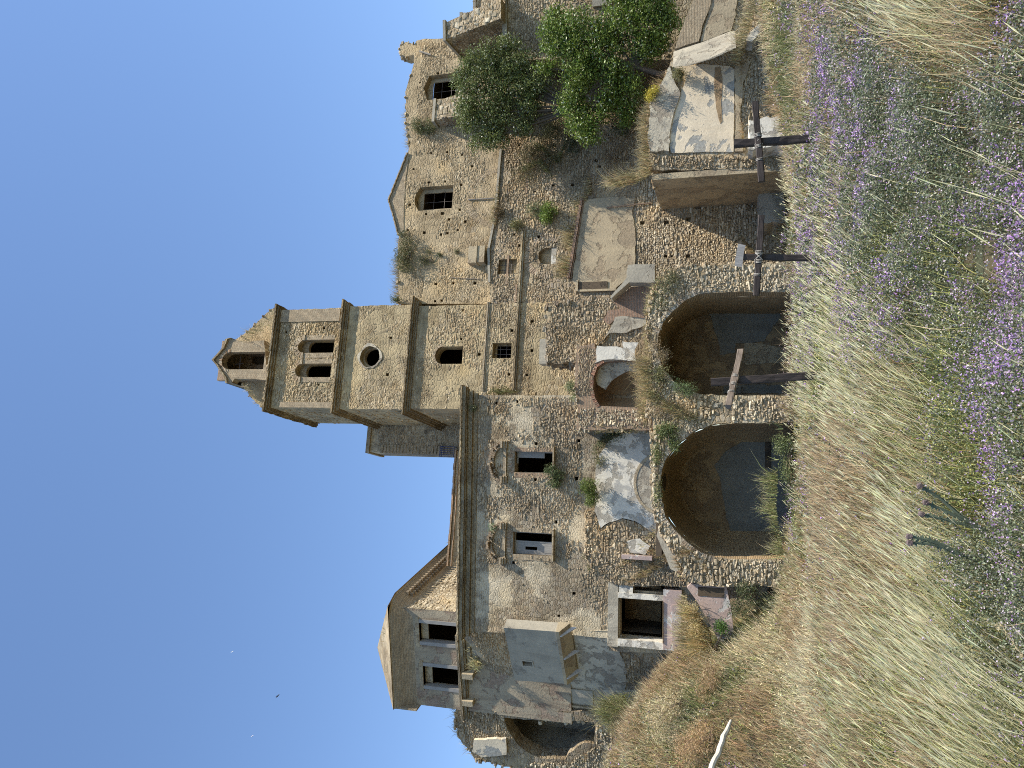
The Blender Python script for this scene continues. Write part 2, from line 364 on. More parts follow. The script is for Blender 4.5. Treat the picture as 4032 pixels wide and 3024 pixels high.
def add_stones(mb, C, S, ax, col, mat=0, jit=.22, low=False):
    """C centres (n,3), S half sizes (n,3) along axes ax (3 vectors)"""
    V0, F0 = (IV0, IF0) if low else (IV, IF)
    n = len(C)
    if n == 0: return
    k = len(V0)
    P = V0[None] * (1 + rng.uniform(-jit, jit, (n, k, 1))) * S[:, None, :]
    th = rng.normal(0, .17, n); c, s_ = np.cos(th)[:, None], np.sin(th)[:, None]
    x, z = P[..., 0] * c - P[..., 2] * s_, P[..., 0] * s_ + P[..., 2] * c
    A = np.array([list(a) for a in ax])
    Wd = C[:, None, :] + x[..., None] * A[0] + P[..., 1:2] * A[1] + z[..., None] * A[2]
    Fs = (F0[None] + (np.arange(n) * k)[:, None, None]).reshape(-1, 3)
    mb.add(Wd.reshape(-1, 3), Fs, mat, np.repeat(col, k, 0), np.zeros((n * k, 2)))
PAL = {
 'tan': [(.42, .34, .23), (.37, .30, .20), (.47, .40, .29), (.33, .25, .16), (.52, .46, .36)],
 'mix': [(.37, .31, .22), (.44, .38, .29), (.31, .25, .18), (.35, .31, .25), (.50, .45, .36), (.32, .24, .16), (.39, .31, .22)],
 'pale': [(.46, .40, .30), (.54, .49, .40), (.38, .31, .22), (.42, .35, .25), (.60, .56, .47)],
 'dark': [(.27, .23, .18), (.33, .29, .24), (.22, .17, .13), (.37, .34, .29), (.25, .16, .12)],
 'lit': [(.55, .49, .39), (.45, .38, .28), (.62, .58, .5), (.36, .28, .2)]}
def palette(key, n):
    p = np.array(PAL[key]); q = p[rng.integers(0, len(p), n)]; return (q * .62 + p.mean(0) * .38) * np.array([1.04, .99, .88]) * rng.uniform(.72, 1.15, (n, 1)) * np.where(rng.random((n, 1)) < .05, 1.35, 1.0)
def courses(mb, pl, poly, holes=(), size=(.30, .17), pal='mix', cover=.8, d=0.0, proud=.05, seed=0, mat=1, cscale=.5):
    for k in (0, 1): courses_(mb, pl, poly, holes, (size[0] * (.92, .55)[k], size[1] * (.92, .62)[k]), pal, cover, d, proud * (.95, .65)[k], seed, mat, cscale, k)
def courses_(mb, pl, poly, holes, size, pal, cover, d, proud, seed, mat, cscale, which):
    P = np.array(poly); a0, z0 = P.min(0); a1, z1 = P.max(0)
    cs, ss = [], []; z = z0
    while z < z1:
        h = size[1] * random.uniform(.55, 1.25); a = a0 - random.random() * size[0]
        while a < a1:
            w_ = size[0] * min(1.7, random.lognormvariate(-.35, .5))
            if random.random() < .12: a += w_ * .5; continue
            hh_ = h * random.uniform(.55, 1.12)
            cs.append((a + w_ / 2, z + h / 2 + math.sin(a * .9) * .03 + random.uniform(-.03, .03))); ss.append((w_ * .46, hh_ * .47)); a += w_
        z += h
    cs = np.array(cs); ss = np.array(ss)
    k = inpoly(cs, poly) & inpoly(cs + ss * .8, poly) & inpoly(cs - ss * .8, poly)
    for h in holes:
        for q in ((0, 0), (1, 0), (-1, 0), (0, 1), (0, -1)): k &= ~inpoly(cs + ss * np.array(q) * .9, h)
    nz = fbm(cs[:, 0] * cscale, cs[:, 1] * cscale, seed)
    k &= nz < (.28 + cover * .47) + rng.normal(0, .03, len(cs))
    m2 = fbm(cs[:, 0] * .8 + 31, cs[:, 1] * .8 + 7, seed + 9) + rng.normal(0, .04, len(cs)); k &= (m2 < .52) if which else (m2 >= .50)
    k &= rng.random(len(cs)) < .93
    cs, ss = cs[k], ss[k]; n = len(cs)
    if not n: return
    dep = rng.uniform(.5, 1.0, n) * proud
    Cw = pl.WA(cs[:, 0], cs[:, 1], d - dep * .25 + .03)
    S = np.stack([ss[:, 0], dep * .9 + .03, ss[:, 1]], 1)
    add_stones(mb, Cw, S, (pl.d, pl.n, Vector((0, 0, 1))), palette(pal, n), mat)
def crest(mb, pl, line, thick, size=.2, pal='mix', mat=1, layers=2, up=.1, sides=.12):
    """tumbled stones along a broken edge (line in s,z)"""
    C, S = [], []
    for (a, z), (b, y) in zip(line[:-1], line[1:]):
        L_ = math.hypot(b - a, y - z); n = max(1, int(L_ / (size * .8)))
        for i in range(n):
            for _ in range(layers):
                f = (i + random.random()) / n
                d = random.uniform(-sides * .4, thick)
                C.append(pl.W(a + (b - a) * f + random.uniform(-.5, .5) * sides, z + (y - z) * f + random.uniform(-.6, 1.0) * up, d))
                q = size * random.uniform(.3, .75); S.append((q, q * random.uniform(.6, 1), q * random.uniform(.45, .8)))
    add_stones(mb, np.array(C), np.array(S), (pl.d, pl.n, Vector((0, 0, 1))), palette(pal, len(C)), mat, .3)

def rough(poly, step=.35, amp=.07, closed=True, keep=None):
    out = []; n = len(poly)
    for i in range(n if closed else n - 1):
        a = poly[i]; b = poly[(i + 1) % n]; out.append(a)
        if keep and i in keep: continue
        L_ = math.hypot(b[0] - a[0], b[1] - a[1]); k = int(L_ / step)
        for j in range(1, k):
            f = j / k; out.append((a[0] + (b[0] - a[0]) * f + random.uniform(-amp, amp), a[1] + (b[1] - a[1]) * f + random.uniform(-amp, amp)))
    if not closed: out.append(poly[-1])
    return out
def area(p): return sum(p[i][0] * p[(i + 1) % len(p)][1] - p[(i + 1) % len(p)][0] * p[i][1] for i in range(len(p))) / 2
def slab(mb, pl, poly, thick=.6, holes=(), d=0.0, mat=0, rim=None, col=(.5, .5, .5), back=True, hole_rim=None):
    """a wall or sheet with real thickness: outline and holes in plane metres"""
    if area(poly) < 0: poly = poly[::-1]
    holes = [h if area(h) > 0 else h[::-1] for h in holes]
    loops = [poly] + list(holes); flat = [p for l in loops for p in l]
    tri = tessellate_polygon([[Vector((a, z, 0)) for a, z in l] for l in loops])
    T = []
    for a, b, c in tri:
        A, B, C_ = flat[a], flat[b], flat[c]
        cr = (B[0] - A[0]) * (C_[1] - A[1]) - (B[1] - A[1]) * (C_[0] - A[0])
        if abs(cr) < 1e-9: continue
        T.append((a, b, c) if cr > 0 else (a, c, b))
    T = np.array(T)
    mb.add([pl.W(a, z, d) for a, z in flat], T, mat, col, flat)
    if back: mb.add([pl.W(a, z, d + thick) for a, z in flat], T[:, ::-1], mat, col, flat)
    for li, l in enumerate(loops):
        acc = 0; n = len(l); mm = (mat if rim is None else rim) if li == 0 else (hole_rim if hole_rim is not None else (mat if rim is None else rim))
        for i in range(n):
            a = l[i]; b = l[(i + 1) % n]; e = math.hypot(b[0] - a[0], b[1] - a[1])
            vert = abs(b[1] - a[1]) > abs(b[0] - a[0])
            uv = [(0, acc), (0, acc + e), (thick, acc + e), (thick, acc)] if vert else [(acc, 0), (acc + e, 0), (acc + e, thick), (acc, thick)]
            q = [pl.W(*a, d), pl.W(*b, d), pl.W(*b, d + thick), pl.W(*a, d + thick)]
            if li == 0: q = q[::-1]; uv = uv[::-1]
            mb.add(q, [[0, 1, 2, 3]], mm, col, uv); acc += e
    return mb
def rect(pl, x0, x1, y0, y1):
    """upright rectangle in plane metres from a photo box (x down, y from right)"""
    xm, ym = (x0 + x1) / 2, (y0 + y1) / 2
    zt = pl.sz(x0, ym)[1]; zb = pl.sz(x1, ym)[1]; ar = pl.sz(xm, y0)[0]; al = pl.sz(xm, y1)[0]
    return [(al, zb), (ar, zb), (ar, zt), (al, zt)]
def archp(pl, x0, x1, y0, y1, rise=1.0, n=10):
    (al, zb), (ar, _), (_, zt), _ = rect(pl, x0, x1, y0, y1)
    hw = (ar - al) / 2; rh = hw * rise; c = (al + ar) / 2
    return [(al, zb), (ar, zb)] + [(c + hw * math.cos(math.pi * i / n), zt - rh + rh * math.sin(math.pi * i / n)) for i in range(n + 1)]
def putlog(pl, x, y, s=.17):
    a, z = pl.sz(x, y); s *= random.uniform(.8, 1.1); h = s * random.uniform(.85, 1.2); j = lambda: random.uniform(-.015, .015)
    return [(a - s / 2 + j(), z - h / 2 + j()), (a + s / 2 + j(), z - h / 2 + j()), (a + s / 2 + j(), z + h / 2 + j()), (a - s / 2 + j(), z + h / 2 + j())]
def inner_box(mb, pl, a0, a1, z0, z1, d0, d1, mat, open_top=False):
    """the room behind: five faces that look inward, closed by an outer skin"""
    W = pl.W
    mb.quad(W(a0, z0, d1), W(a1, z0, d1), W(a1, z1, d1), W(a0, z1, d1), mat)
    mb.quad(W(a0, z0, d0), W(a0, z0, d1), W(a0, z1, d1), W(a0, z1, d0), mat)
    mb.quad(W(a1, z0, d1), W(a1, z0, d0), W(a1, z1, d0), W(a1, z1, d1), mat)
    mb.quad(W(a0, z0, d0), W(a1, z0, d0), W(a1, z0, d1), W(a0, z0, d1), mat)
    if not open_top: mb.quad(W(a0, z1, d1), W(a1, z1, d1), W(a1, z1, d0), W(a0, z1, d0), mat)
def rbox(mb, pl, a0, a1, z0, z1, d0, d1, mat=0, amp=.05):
    slab(mb, pl, rough([(a0, z0), (a1, z0), (a1, z1), (a0, z1)], .2, amp), d1 - d0, d=d0, mat=mat)
def voussoirs(mb, pl, pts, out=.3, w_=.09, proud=.04, depth=.25, mat=0, col=None, tones=((.42, .30, .20), (.36, .25, .16), (.46, .38, .28)), jit=.03, d=0.0):
    """bricks set on edge round an arch line given in plane metres"""
    for (a, z), (b, y) in zip(pts[:-1], pts[1:]):
        L_ = math.hypot(b - a, y - z)
        if L_ < 1e-4: continue
        n = max(1, round(L_ / w_)); tx, tz = (b - a) / L_, (y - z) / L_; nx, nz = -tz, tx
        if voussoirs.flip: nx, nz = -nx, -nz
        for i in range(n):
            if random.random() < .10: continue
            f0, f1 = (i + .08) / n * L_, (i + .92) / n * L_; o = out * random.uniform(.8, 1.08) + random.uniform(-jit, jit); pr = proud * random.uniform(.4, 1.2)
            q = [(a + tx * f0, z + tz * f0), (a + tx * f1, z + tz * f1), (a + tx * f1 + nx * o, z + tz * f1 + nz * o), (a + tx * f0 + nx * o, z + tz * f0 + nz * o)]
            P = [pl.W(*p, d - pr) for p in q] + [pl.W(*p, d + depth) for p in q]
            mb.box8(P, mat, np.array(random.choice(tones)) * random.uniform(.8, 1.15))
voussoirs.flip = False
def cornice(mb, pl, a0, z0, a1, z1, steps, back=.0, mat=0, seg=1.2, jag=.0, ret=None, col=(.5, .5, .5)):
    """stepped moulding following the wall; steps = [(dz_top, dz_bottom, projection)]"""
    n = max(1, int(abs(a1 - a0) / seg))
    for (t, b_, pr) in steps:
        for i in range(n):
            f0, f1 = i / n, (i + 1) / n; x0 = a0 + (a1 - a0) * f0; x1 = a0 + (a1 - a0) * f1; y0 = z0 + (z1 - z0) * f0; y1 = z0 + (z1 - z0) * f1
            j = random.uniform(-jag, jag); p = pr + random.uniform(-jag, jag) * .5
            ex0 = -pr if (i == 0 and ret) else 0; ex1 = pr if (i == n - 1 and ret) else 0
            P = [pl.W(x0 + ex0, y0 + b_ + j * .3, -p), pl.W(x1 + ex1, y1 + b_ + j * .3, -p), pl.W(x1 + ex1, y1 + b_ + j * .3, back), pl.W(x0 + ex0, y0 + b_ + j * .3, back),
                 pl.W(x0 + ex0, y0 + t + j, -p), pl.W(x1 + ex1, y1 + t + j, -p), pl.W(x1 + ex1, y1 + t + j, back), pl.W(x0 + ex0, y0 + t + j, back)]
            mb.box8(P, mat, col)
# ================================================================== walls of the ruined hill town
PA = Plane(38.0, 4)                     # convent front
PB = Plane.through(PA.off(3.0).hit(1700, 1613), 12)   # bell tower front
PC = PB.off(.35)                        # church gable
PF = Plane(34.5, 5)                     # broken arches in front
PL = Plane.through(PA.hit(1815, 2483), -13)           # left wing
def tops(pl, *pts): return pl.szs(pts)
Z = Vector((0, 0, 1))

# ---------------------------------------------------------------- bell tower
T = thing("bell_tower", "tall square stone bell tower with twin belfry openings and a ruined lantern", "bell tower", PB.W(PB.sz(2300, 1400)[0], -2.5, 0))
TW = 6.0
def stage(name, x0, x1, yr, yl, holes, d=0.0, W=TW, pal='tan', cover=.5, proud=.035, mat='tower', size=(.30, .15)):
    pl = PB.off(d); xm = (x0 + x1) / 2
    al = pl.sz(xm, yl)[0]; ar = pl.sz(xm, yr)[0]; zt = pl.sz(x0, (yl + yr) / 2)[1]; zb = pl.sz(x1, (yl + yr) / 2)[1]
    mb = MB(); poly = rough([(al, zb), (ar, zb), (ar, zt), (al, zt)], .22, .028)
    slab(mb, pl, poly, .8, holes); courses(mb, pl, [(al, zb), (ar, zb), (ar, zt), (al, zt)], holes, size, pal, cover, 0, proud, seed=int(x0) % 50)
    # flanks and back as walls .8 thick
    ps = Plane.through(Vector(pl.W(al, 0, .8)), pl.deg - 90)      # left flank: its own plane, facing left
    L0 = ps.W(0, 0); 
    for (sa, side) in ((al, -1), (ar, 1)):
        A = [pl.W(sa, zb, .8), pl.W(sa, zb, W), pl.W(sa, zt, W), pl.W(sa, zt, .8)]
        uv = [(0, zb), (W - .8, zb), (W - .8, zt), (0, zt)]
        mb.add(A, [[0, 1, 2, 3]], 0, uv=uv)
        inn = sa - side * .8
        mb.add([pl.W(inn, zb, .8), pl.W(inn, zb, W), pl.W(inn, zt, W), pl.W(inn, zt, .8)], [[0, 1, 2, 3]], 2, uv=uv)
        # set stones on the flank
        n = int((W - .8) * (zt - zb) * 5); cc = rng.uniform(0, 1, (n, 2)); dd = .8 + cc[:, 0] * (W - 1); zz = zb + cc[:, 1] * (zt - zb)
        S = np.stack([rng.uniform(.03, .05, n), rng.uniform(.08, .17, n), rng.uniform(.05, .09, n)], 1)
        add_stones(mb, pl.WA(np.full(n, sa), zz, dd), S, (pl.d, pl.n, Z), palette(pal, n), 1)
    mb.add([pl.W(al, zb, W), pl.W(ar, zb, W), pl.W(ar, zt, W), pl.W(al, zt, W)], [[0, 1, 2, 3]], 0, uv=[(0, 0), (TW, 0), (TW, zt - zb), (0, zt - zb)])
    mb.add([pl.W(al + .8, zb, W - .8), pl.W(ar - .8, zb, W - .8), pl.W(ar - .8, zt, W - .8), pl.W(al + .8, zt, W - .8)], [[0, 1, 2, 3]], 2, uv=[(0, 0), (TW, 0), (TW, zt - zb), (0, zt - zb)])
    for zz in (zb, zt - .02): mb.add([pl.W(al, zz, .0), pl.W(ar, zz, .0), pl.W(ar, zz, W), pl.W(al, zz, W)], [[0, 1, 2, 3]], 2, uv=[(0, 0), (TW, 0), (TW, TW), (0, TW)])
    o = mb.build(name, [M[mat], M['stone'], M['dark']], T)
    return o, (al, ar, zb, zt, pl)
w_arch = archp(PB, 1713, 1821, 1364, 1433, .85)
w_sq = rect(PB, 1939, 2013, 1350, 1410)
holesL = [w_arch, w_sq] + [putlog(PB, 1400 + a / 2.765, 1100 + b / 2.765) for a, b in ((1170, 335), (1150, 650), (1345, 815), (1700, 556), (1672, 1035), (1925, 455), (1920, 775), (1865, 1040))]
TBASE, LO = stage("tower_base_wall", 1600, 2750, 1190, 1613, holesL, 0, cover=.55, size=(.28, .14), proud=.034)
c = PB.sz(1456, 1404); rr = .64
rw = [(c[0] + rr * math.cos(t) * (1 + .04 * math.sin(5 * t)), c[1] + rr * math.sin(t) * (1 + .03 * math.cos(7 * t))) for t in np.linspace(0, 2 * math.pi, 28, endpoint=False)]
holesM = [rw] + [putlog(PB, 800 + a / 2.765, 1100 + b / 2.765) for a, b in ((2040, 638), (2003, 1037))]
TMID, MI = stage("round_window_stage_wall", 1345, 1606, 1203, 1611, holesM, .03, cover=.28, proud=.02, size=(.26, .12))
b_r = archp(PB, 1172, 1313, 1337, 1389); b_l = archp(PB, 1161, 1301, 1431, 1485)
holesU = [b_r, b_l] + [putlog(PB, 800 + a / 2.765, 1100 + b / 2.765) for a, b in ((1310, 530), (1280, 858), (1250, 1148), (900, 575))]
TUP, UP = stage("belfry_wall", 1062, 1350, 1217, 1606, holesU, .06, pal='tan', cover=.8, proud=.045, mat='tower', size=(.28, .15))
# flank roughness: weathered buttress strip and hollow on the left side
def wrap_cornice(name, xr, xl, yr, yl, steps, mat='cornice', jag=.02, W=TW):
    a0, z0 = PB.sz(xl, yl); a1, z1 = PB.sz(xr, yr); z0 = z1 = (z0 + z1) / 2
    mb = MB(); cornice(mb, PB, a0, z0, a1, z1, steps, .1, 0, .24, jag * 1.6, ret=True)
    for (t, b_, pr) in steps:
        k = 20
        for i in range(k):
            d0 = .1 + (W - .1) * i / k; d1 = .1 + (W - .1) * (i + 1) / k
            for sa, sg in ((a0, -1), (a1, 1)):
                p = pr + random.uniform(-jag, jag); j = random.uniform(-jag, jag)
                lo, hi = (sa - p, sa + .1) if sg < 0 else (sa - .1, sa + p)
                mb.pbox(PB, lo, hi, z0 + b_ + j, z0 + t + j, d0, d1)
    return mb.build(name, [M[mat]], T)
wrap_cornice("top_cornice", 1092, 1048, 1222, 1602, [(.0, -.09, .34), (-.09, -.19, .22), (-.19, -.28, .09)], jag=.03)
wrap_cornice("belfry_cornice", 1352, 1318, 1203, 1610, [(.0, -.08, .32), (-.08, -.18, .22), (-.18, -.28, .10), (-.28, -.36, .05)])
wrap_cornice("upper_string_cornice", 1627, 1592, 1192, 1612, [(.0, -.08, .36), (-.08, -.18, .26), (-.18, -.28, .13), (-.28, -.38, .06)])
mb = MB()
a0, z0 = PB.sz(1897, 1540); a1, z1 = PB.sz(1906, 1190); cornice(mb, PB, a0, z0, a1, z0, [(0, -.07, .09), (-.07, -.15, .04)], .05, 0, .5, .012)
mb.build("string_course", [M['brick_tan']], T)
mb = MB()
a0, z0 = PB.sz(2018, 1540); a1, z1 = PB.sz(2062, 915); cornice(mb, PB, a0, z0, a1, z0 - .02, [(0, -.10, .17), (-.1, -.2, .1)], .05, 0, .6, .012)
mb.build("string_course", [M['cornice']], T)
# belfry surrounds
def shift(poly, dx, dz): return [(a + dx, z + dz) for a, z in poly]
for hp in (b_r, b_l):
    mb = MB(); arc = hp[2:]; voussoirs.flip = True
    voussoirs(mb, PB, arc, .3, .085, .05, d=.06, tones=((.46, .38, .27), (.40, .31, .21), (.36, .27, .18)))
    voussoirs.flip = False
    (al, zb), (ar, _) = hp[0], hp[1]; zs = arc[0][1]
    mb.pbox(PB, al - .3, al, zb, zs, .03, .3, 1); mb.pbox(PB, ar, ar + .3, zb, zs, .03, .3, 1)
    mb.pbox(PB, al - .32, al + .02, zs - .02, zs + .1, -.03, .3, 1); mb.pbox(PB, ar - .02, ar + .32, zs - .02, zs + .1, -.03, .3, 1)
    # inner, lower arch set deeper in the jamb
    inn = [(al, zs + .38), (al, zb + 0)]; cx = (al + ar) / 2; hw = (ar - al) / 2
    outer = hp[2:]; inner = [(cx + hw * math.cos(math.pi * i / 10), zs - .42 + hw * .85 * math.sin(math.pi * i / 10)) for i in range(11)]
    poly = list(outer) + list(reversed(inner))
    slab(mb, PB, poly, .25, d=.5, mat=1)
    mb.build("belfry_arch_surround", [M['stone'], M['brick_tan']], TUP)
for ya, yb in ((1219, 1266), (1583, 1605)):     # brick corner pilasters of the belfry
    mb = MB(); (al, zb), (ar, _), (_, zt), _ = rect(PB, 1100, 1338, ya, yb)
    mb.pbox(PB, al, ar, zb, zt, -.02, .06); mb.build("brick_pilaster", [M['brick_tan']], TUP)
# round window: broken plaster ring
mb = MB(); ring = [(c[0] + rr * (1.2 + .09 * math.sin(3 * t + 1) + random.uniform(-.08, .10)) * math.cos(t), c[1] + rr * (1.18 + .10 * math.cos(4 * t) + random.uniform(-.05, .05)) * math.sin(t)) for t in np.linspace(0, 2 * math.pi, 40, endpoint=False)]
slab(mb, PB, ring, .035, [rw], d=-.01); mb.build("plaster_ring", [M['pale_plaster']], TMID)
mb = MB()
slab(mb, PB, [(c[0] + rr * math.cos(t), c[1] + rr * math.sin(t)) for t in np.linspace(0, 2 * math.pi, 24, endpoint=False)], .3, [[(c[0] + .04 + rr * .84 * math.cos(t), c[1] - .03 + rr * .84 * math.sin(t)) for t in np.linspace(0, 2 * math.pi, 24, endpoint=False)]], d=.35)
mb.build("window_reveal", [M['beige_plaster']], TMID)
mb = MB(); voussoirs.flip = True
voussoirs(mb, PB, w_arch[2:], .16, .09, .02, tones=((.44, .35, .24), (.38, .29, .19))); voussoirs.flip = False
mb.build("window_arch", [M['stone']], TBASE)
def grille(pl, hole, parent, d=.35, nv=2, nh=2, name="window_grille", r=.018, inner=.15):
    A = np.array(hole); a0, z0 = A.min(0); a1, z1 = A.max(0); mb = MB()
    for i in range(nv): a = a0 + (a1 - a0) * (i + 1) / (nv + 1); mb.tube([pl.W(a, z0, d), pl.W(a, z1, d)], r, 5, col=(.09, .075, .065))
    for i in range(nh): z = z0 + (z1 - z0) * (i + 1) / (nh + 1); mb.tube([pl.W(a0, z, d), pl.W(a1, z, d)], r, 5, col=(.09, .075, .065))
    return mb.build(name, [M['iron']], parent)
def reveal(pl, hole, parent, d=.5, inset=.12, mat='beige_plaster', name="window_reveal"):
    A = np.array(hole); a0, z0 = A.min(0); a1, z1 = A.max(0); mb = MB()
    slab(mb, pl, [(a0, z0), (a1, z0), (a1, z1), (a0, z1)], .12, [[(a0 + inset, z0 + inset * .6), (a1 - inset * .4, z0 + inset * .6), (a1 - inset * .4, z1 - inset), (a0 + inset, z1 - inset)]], d=d)
    return mb.build(name, [M[mat]], parent)
grille(PB, w_sq, TBASE); reveal(PB, w_sq, TBASE)
# lantern and ruined dome
pl = PB.off(1.2)
def P2(x, y, d=0): return pl.sz(x, y)
body = pl.szs([(1052, 1498), (1040, 1340), (950, 1344), (912, 1334), (899, 1337), (893, 1350), (884, 1372), (862, 1400), (845, 1418), (862, 1436), (880, 1468), (893, 1486), (897, 1509), (912, 1507), (925, 1490), (1020, 1494)])
hole = archp(pl, 874, 1040, 1386, 1454)
mb = MB(); slab(mb, pl, rough(body, .25, .02), .55, [hole]); mb.build("lantern_front", [M['brick_tan'], M['stone']], T)
mb = MB(); (al, zb), (ar, _), (_, zt), _ = rect(pl, 905, 1045, 1345, 1493)
plb = pl.off(2.2); skyh = archp(plb, 893, 930, 1402, 1450, .9); back = archp(plb, 990, 1045, 1386, 1436, .9)
(xl, yb_), (xr, _), (_, yt_), _ = rect(plb, 865, 1075, 1340, 1498); slab(mb, plb, [(xl, yb_), (xr, yb_), (xr, yt_), (xl, yt_)], .3, [skyh, back])
mb.pbox(plb, back[0][0] - .1, back[1][0] + .1, back[0][1] - .3, back[8][1] + .5, .5, .6, 1)
mb.pbox(pl, al, al + .45, zb, zt, .55, 2.2); mb.pbox(pl, ar - .45, ar, zb, zt, .55, 2.2)
mb.build("lantern_back", [M['brick'], M['dark']], T)
mb = MB(); voussoirs.flip = True; voussoirs(mb, pl, hole[2:], .22, .08, .04); voussoirs.flip = False; mb.build("lantern_arch", [M['stone']], T)
mb = MB(); L1 = pl.szs([(912, 1332), (897, 1337), (893, 1352), (884, 1372), (860, 1400), (843, 1418), (860, 1438), (880, 1470), (893, 1488), (897, 1510), (913, 1508)])
for (a, z), (b, y) in zip(L1[:-1], L1[1:]):
    Pq = [pl.W(a, z - .05, -.14), pl.W(b, y - .05, -.14), pl.W(b, y - .05, 2.5), pl.W(a, z - .05, 2.5), pl.W(a, z + .1, -.14), pl.W(b, y + .1, -.14), pl.W(b, y + .1, 2.5), pl.W(a, z + .1, 2.5)]
    mb.box8(Pq)
mb.build("lantern_roof", [M['cornice']], T)
mb = MB(); z_ = hole[2][1] - .1; mb.tube([pl.W(hole[0][0], z_, 1.0), pl.W(hole[1][0], z_ + .02, 1.0)], .05, 6, col=(.08, .06, .05)); cx = (hole[0][0] + hole[1][0]) / 2
mb.tube([pl.W(cx + .05, z_ - .25, 1.0), pl.W(cx, z_ + .35, 1.0)], .035, 6, col=(.08, .06, .05)); mb.build("bell_beam", [M['iron']], T)
# ruined shoulders of the roof sweeping up to the lantern
pd_ = PB.off(1.9); so_ = pd_.szs([(1062, 1606), (1046, 1603), (1017, 1592), (988, 1566), (968, 1530), (952, 1503), (930, 1494), (915, 1490), (915, 1350), (925, 1338), (950, 1322), (985, 1296), (1020, 1262), (1050, 1232), (1078, 1212), (1080, 1225)])
hl_ = archp(pd_, 880, 1040, 1380, 1460)
mb = MB(); bl, br_ = PB.off(1.9).szs([(1062, 1462), (1062, 1372)]); slab(mb, pd_, rough([(bl[0], bl[1])] + so_[:7] + [pd_.sz(915, 1462)], .25, .04), 2.9); slab(mb, pd_, rough([(br_[0], br_[1]), pd_.sz(915, 1372)] + so_[8:], .25, .04), 2.9); crest(mb, pd_, so_[1:6], 2.6, .14, 'tan', 1, 5, .04); crest(mb, pd_, so_[10:15], 2.6, .13, 'tan', 1, 5, .04)
zt = UP[3] + .02; A0, A1 = UP[0], UP[1]; zl = PB.sz(1046, 1420)[1]
mb.quad(PB.W(A0, zt, 0), PB.W(A1, zt, 0), PB.W(A1 - .3, zl + .1, 1.9), PB.W(A0 + .3, zl + .1, 1.9)); n = 130
f = rng.random(n); g = rng.random(n); add_stones(mb, PB.WA(A0 + (A1 - A0) * g, zt + (zl - zt) * f, 1.8 * f), rng.uniform(.05, .13, (n, 3)), (PB.d, PB.n, Z), palette('tan', n), 1)
mb.build("dome_remains", [M['church'], M['stone']], T)


# ---------------------------------------------------------------- church
CH = thing("church", "long tan stone church wall with low gable and blind arch beside the bell tower", "church", PC.W(PC.sz(2300, 900)[0], -2.5, 0))
out = PC.szs([(3150, 1196), (1574, 1196), (1568, 1120), (1575, 1040), (1566, 960), (1572, 927), (1551, 847), (1533, 789), (1565, 710), (1595, 634), (1616, 570), (1600, 480), (1596, 362), (1619, 289), (1629, 250), (1630, 215), (1600, 222), (1580, 215), (1570, 195), (1580, 172), (1600, 165), (1632, 174), (1640, 160), (1674, 152), (1756, 150), (1800, 100), (2300, 100), (3150, 100)])
h_g = rect(PC, 1645, 1782, 733, 826); h_gc = h_g[:2] + [(h_g[1][0], h_g[2][1] - .12), (h_g[1][0] * .75 + h_g[0][0] * .25, h_g[2][1] + .13), ((h_g[1][0] + h_g[0][0]) / 2, h_g[2][1] + .22), (h_g[1][0] * .25 + h_g[0][0] * .75, h_g[2][1] + .13), (h_g[0][0], h_g[2][1] - .12)]
w2 = rect(PC, 1680, 1806, 292, 388); w2c = w2[:2] + [(w2[1][0], w2[2][1] - .12), ((w2[1][0] + w2[0][0]) / 2, w2[2][1] + .2), (w2[0][0], w2[2][1] - .12)]
r4 = ((545, 282), (722, 270), (883, 302), (990, 428), (355, 458), (873, 628), (520, 605), (697, 592), (858, 900), (490, 945), (670, 940), (740, 1005), (920, 1030), (237, 788), (313, 845), (835, 1120), (292, 1125), (472, 1150), (650, 1170), (722, 1155), (700, 505 + 0))
r3 = ((425, 898), (622, 797), (798, 787), (596, 1108), (773, 1097), (1800, 85))
putC = [putlog(PC, 1500 + a / 2.765, 500 + b / 2.765) for a, b in r4 if (a, b) != (700, 505)] + [putlog(PC, 1500 + a / 2.765, b / 2.765) for a, b in r3[:5]] + [putlog(PC, 1400 + a / 2.765, 1100 + b / 2.765) for a, b in ((875, 50), (1065, 40), (1300, 40), (865, 238), (935, 230))]
mb = MB(); outr = rough(out, .4, .04, keep=(0, 26, 25))
slab(mb, PC, outr, .8, [h_gc, w2c] + putC)
upper = PC.szs([(1972, 1190), (1590, 1190), (1585, 930), (1560, 845), (1545, 789), (1575, 712), (1640, 560), (1640, 300), (1660, 165), (1790, 160), (1990, 160), (1980, 560)])
courses(mb, PC, upper, [h_gc, w2c] + putC, (.28, .13), 'tan', .36, 0, .03, seed=3)
rb = PC.szs([(1640, 480), (1660, 175), (1800, 150), (2020, 150), (2000, 480)]); courses(mb, PC, rb, [w2c] + putC, (.3, .15), 'tan', .6, 0, .04, seed=5)
crest(mb, PC, PC.szs([(1600, 222), (1580, 215), (1570, 195), (1580, 172), (1600, 165), (1632, 174), (1640, 160)]), .7, .2, 'mix', 1, 3, .06)
crest(mb, PC, PC.szs([(1572, 1190), (1568, 1040), (1570, 930)]), .7, .15, 'tan', 1, 2, .04)
crest(mb, PC, PC.szs([(1610, 575), (1598, 480), (1596, 362), (1619, 289)]), .7, .13, 'tan', 1, 2, .03)
# gable backing roof and dark nave behind the windows
(aL, _), (aR, _) = PC.sz(1700, 1190), PC.sz(1700, 200)
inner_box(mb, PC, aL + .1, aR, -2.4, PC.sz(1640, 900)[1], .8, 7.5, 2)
CWALL = mb.build("church_wall", [M['church'], M['stone'], M['dark']], CH)
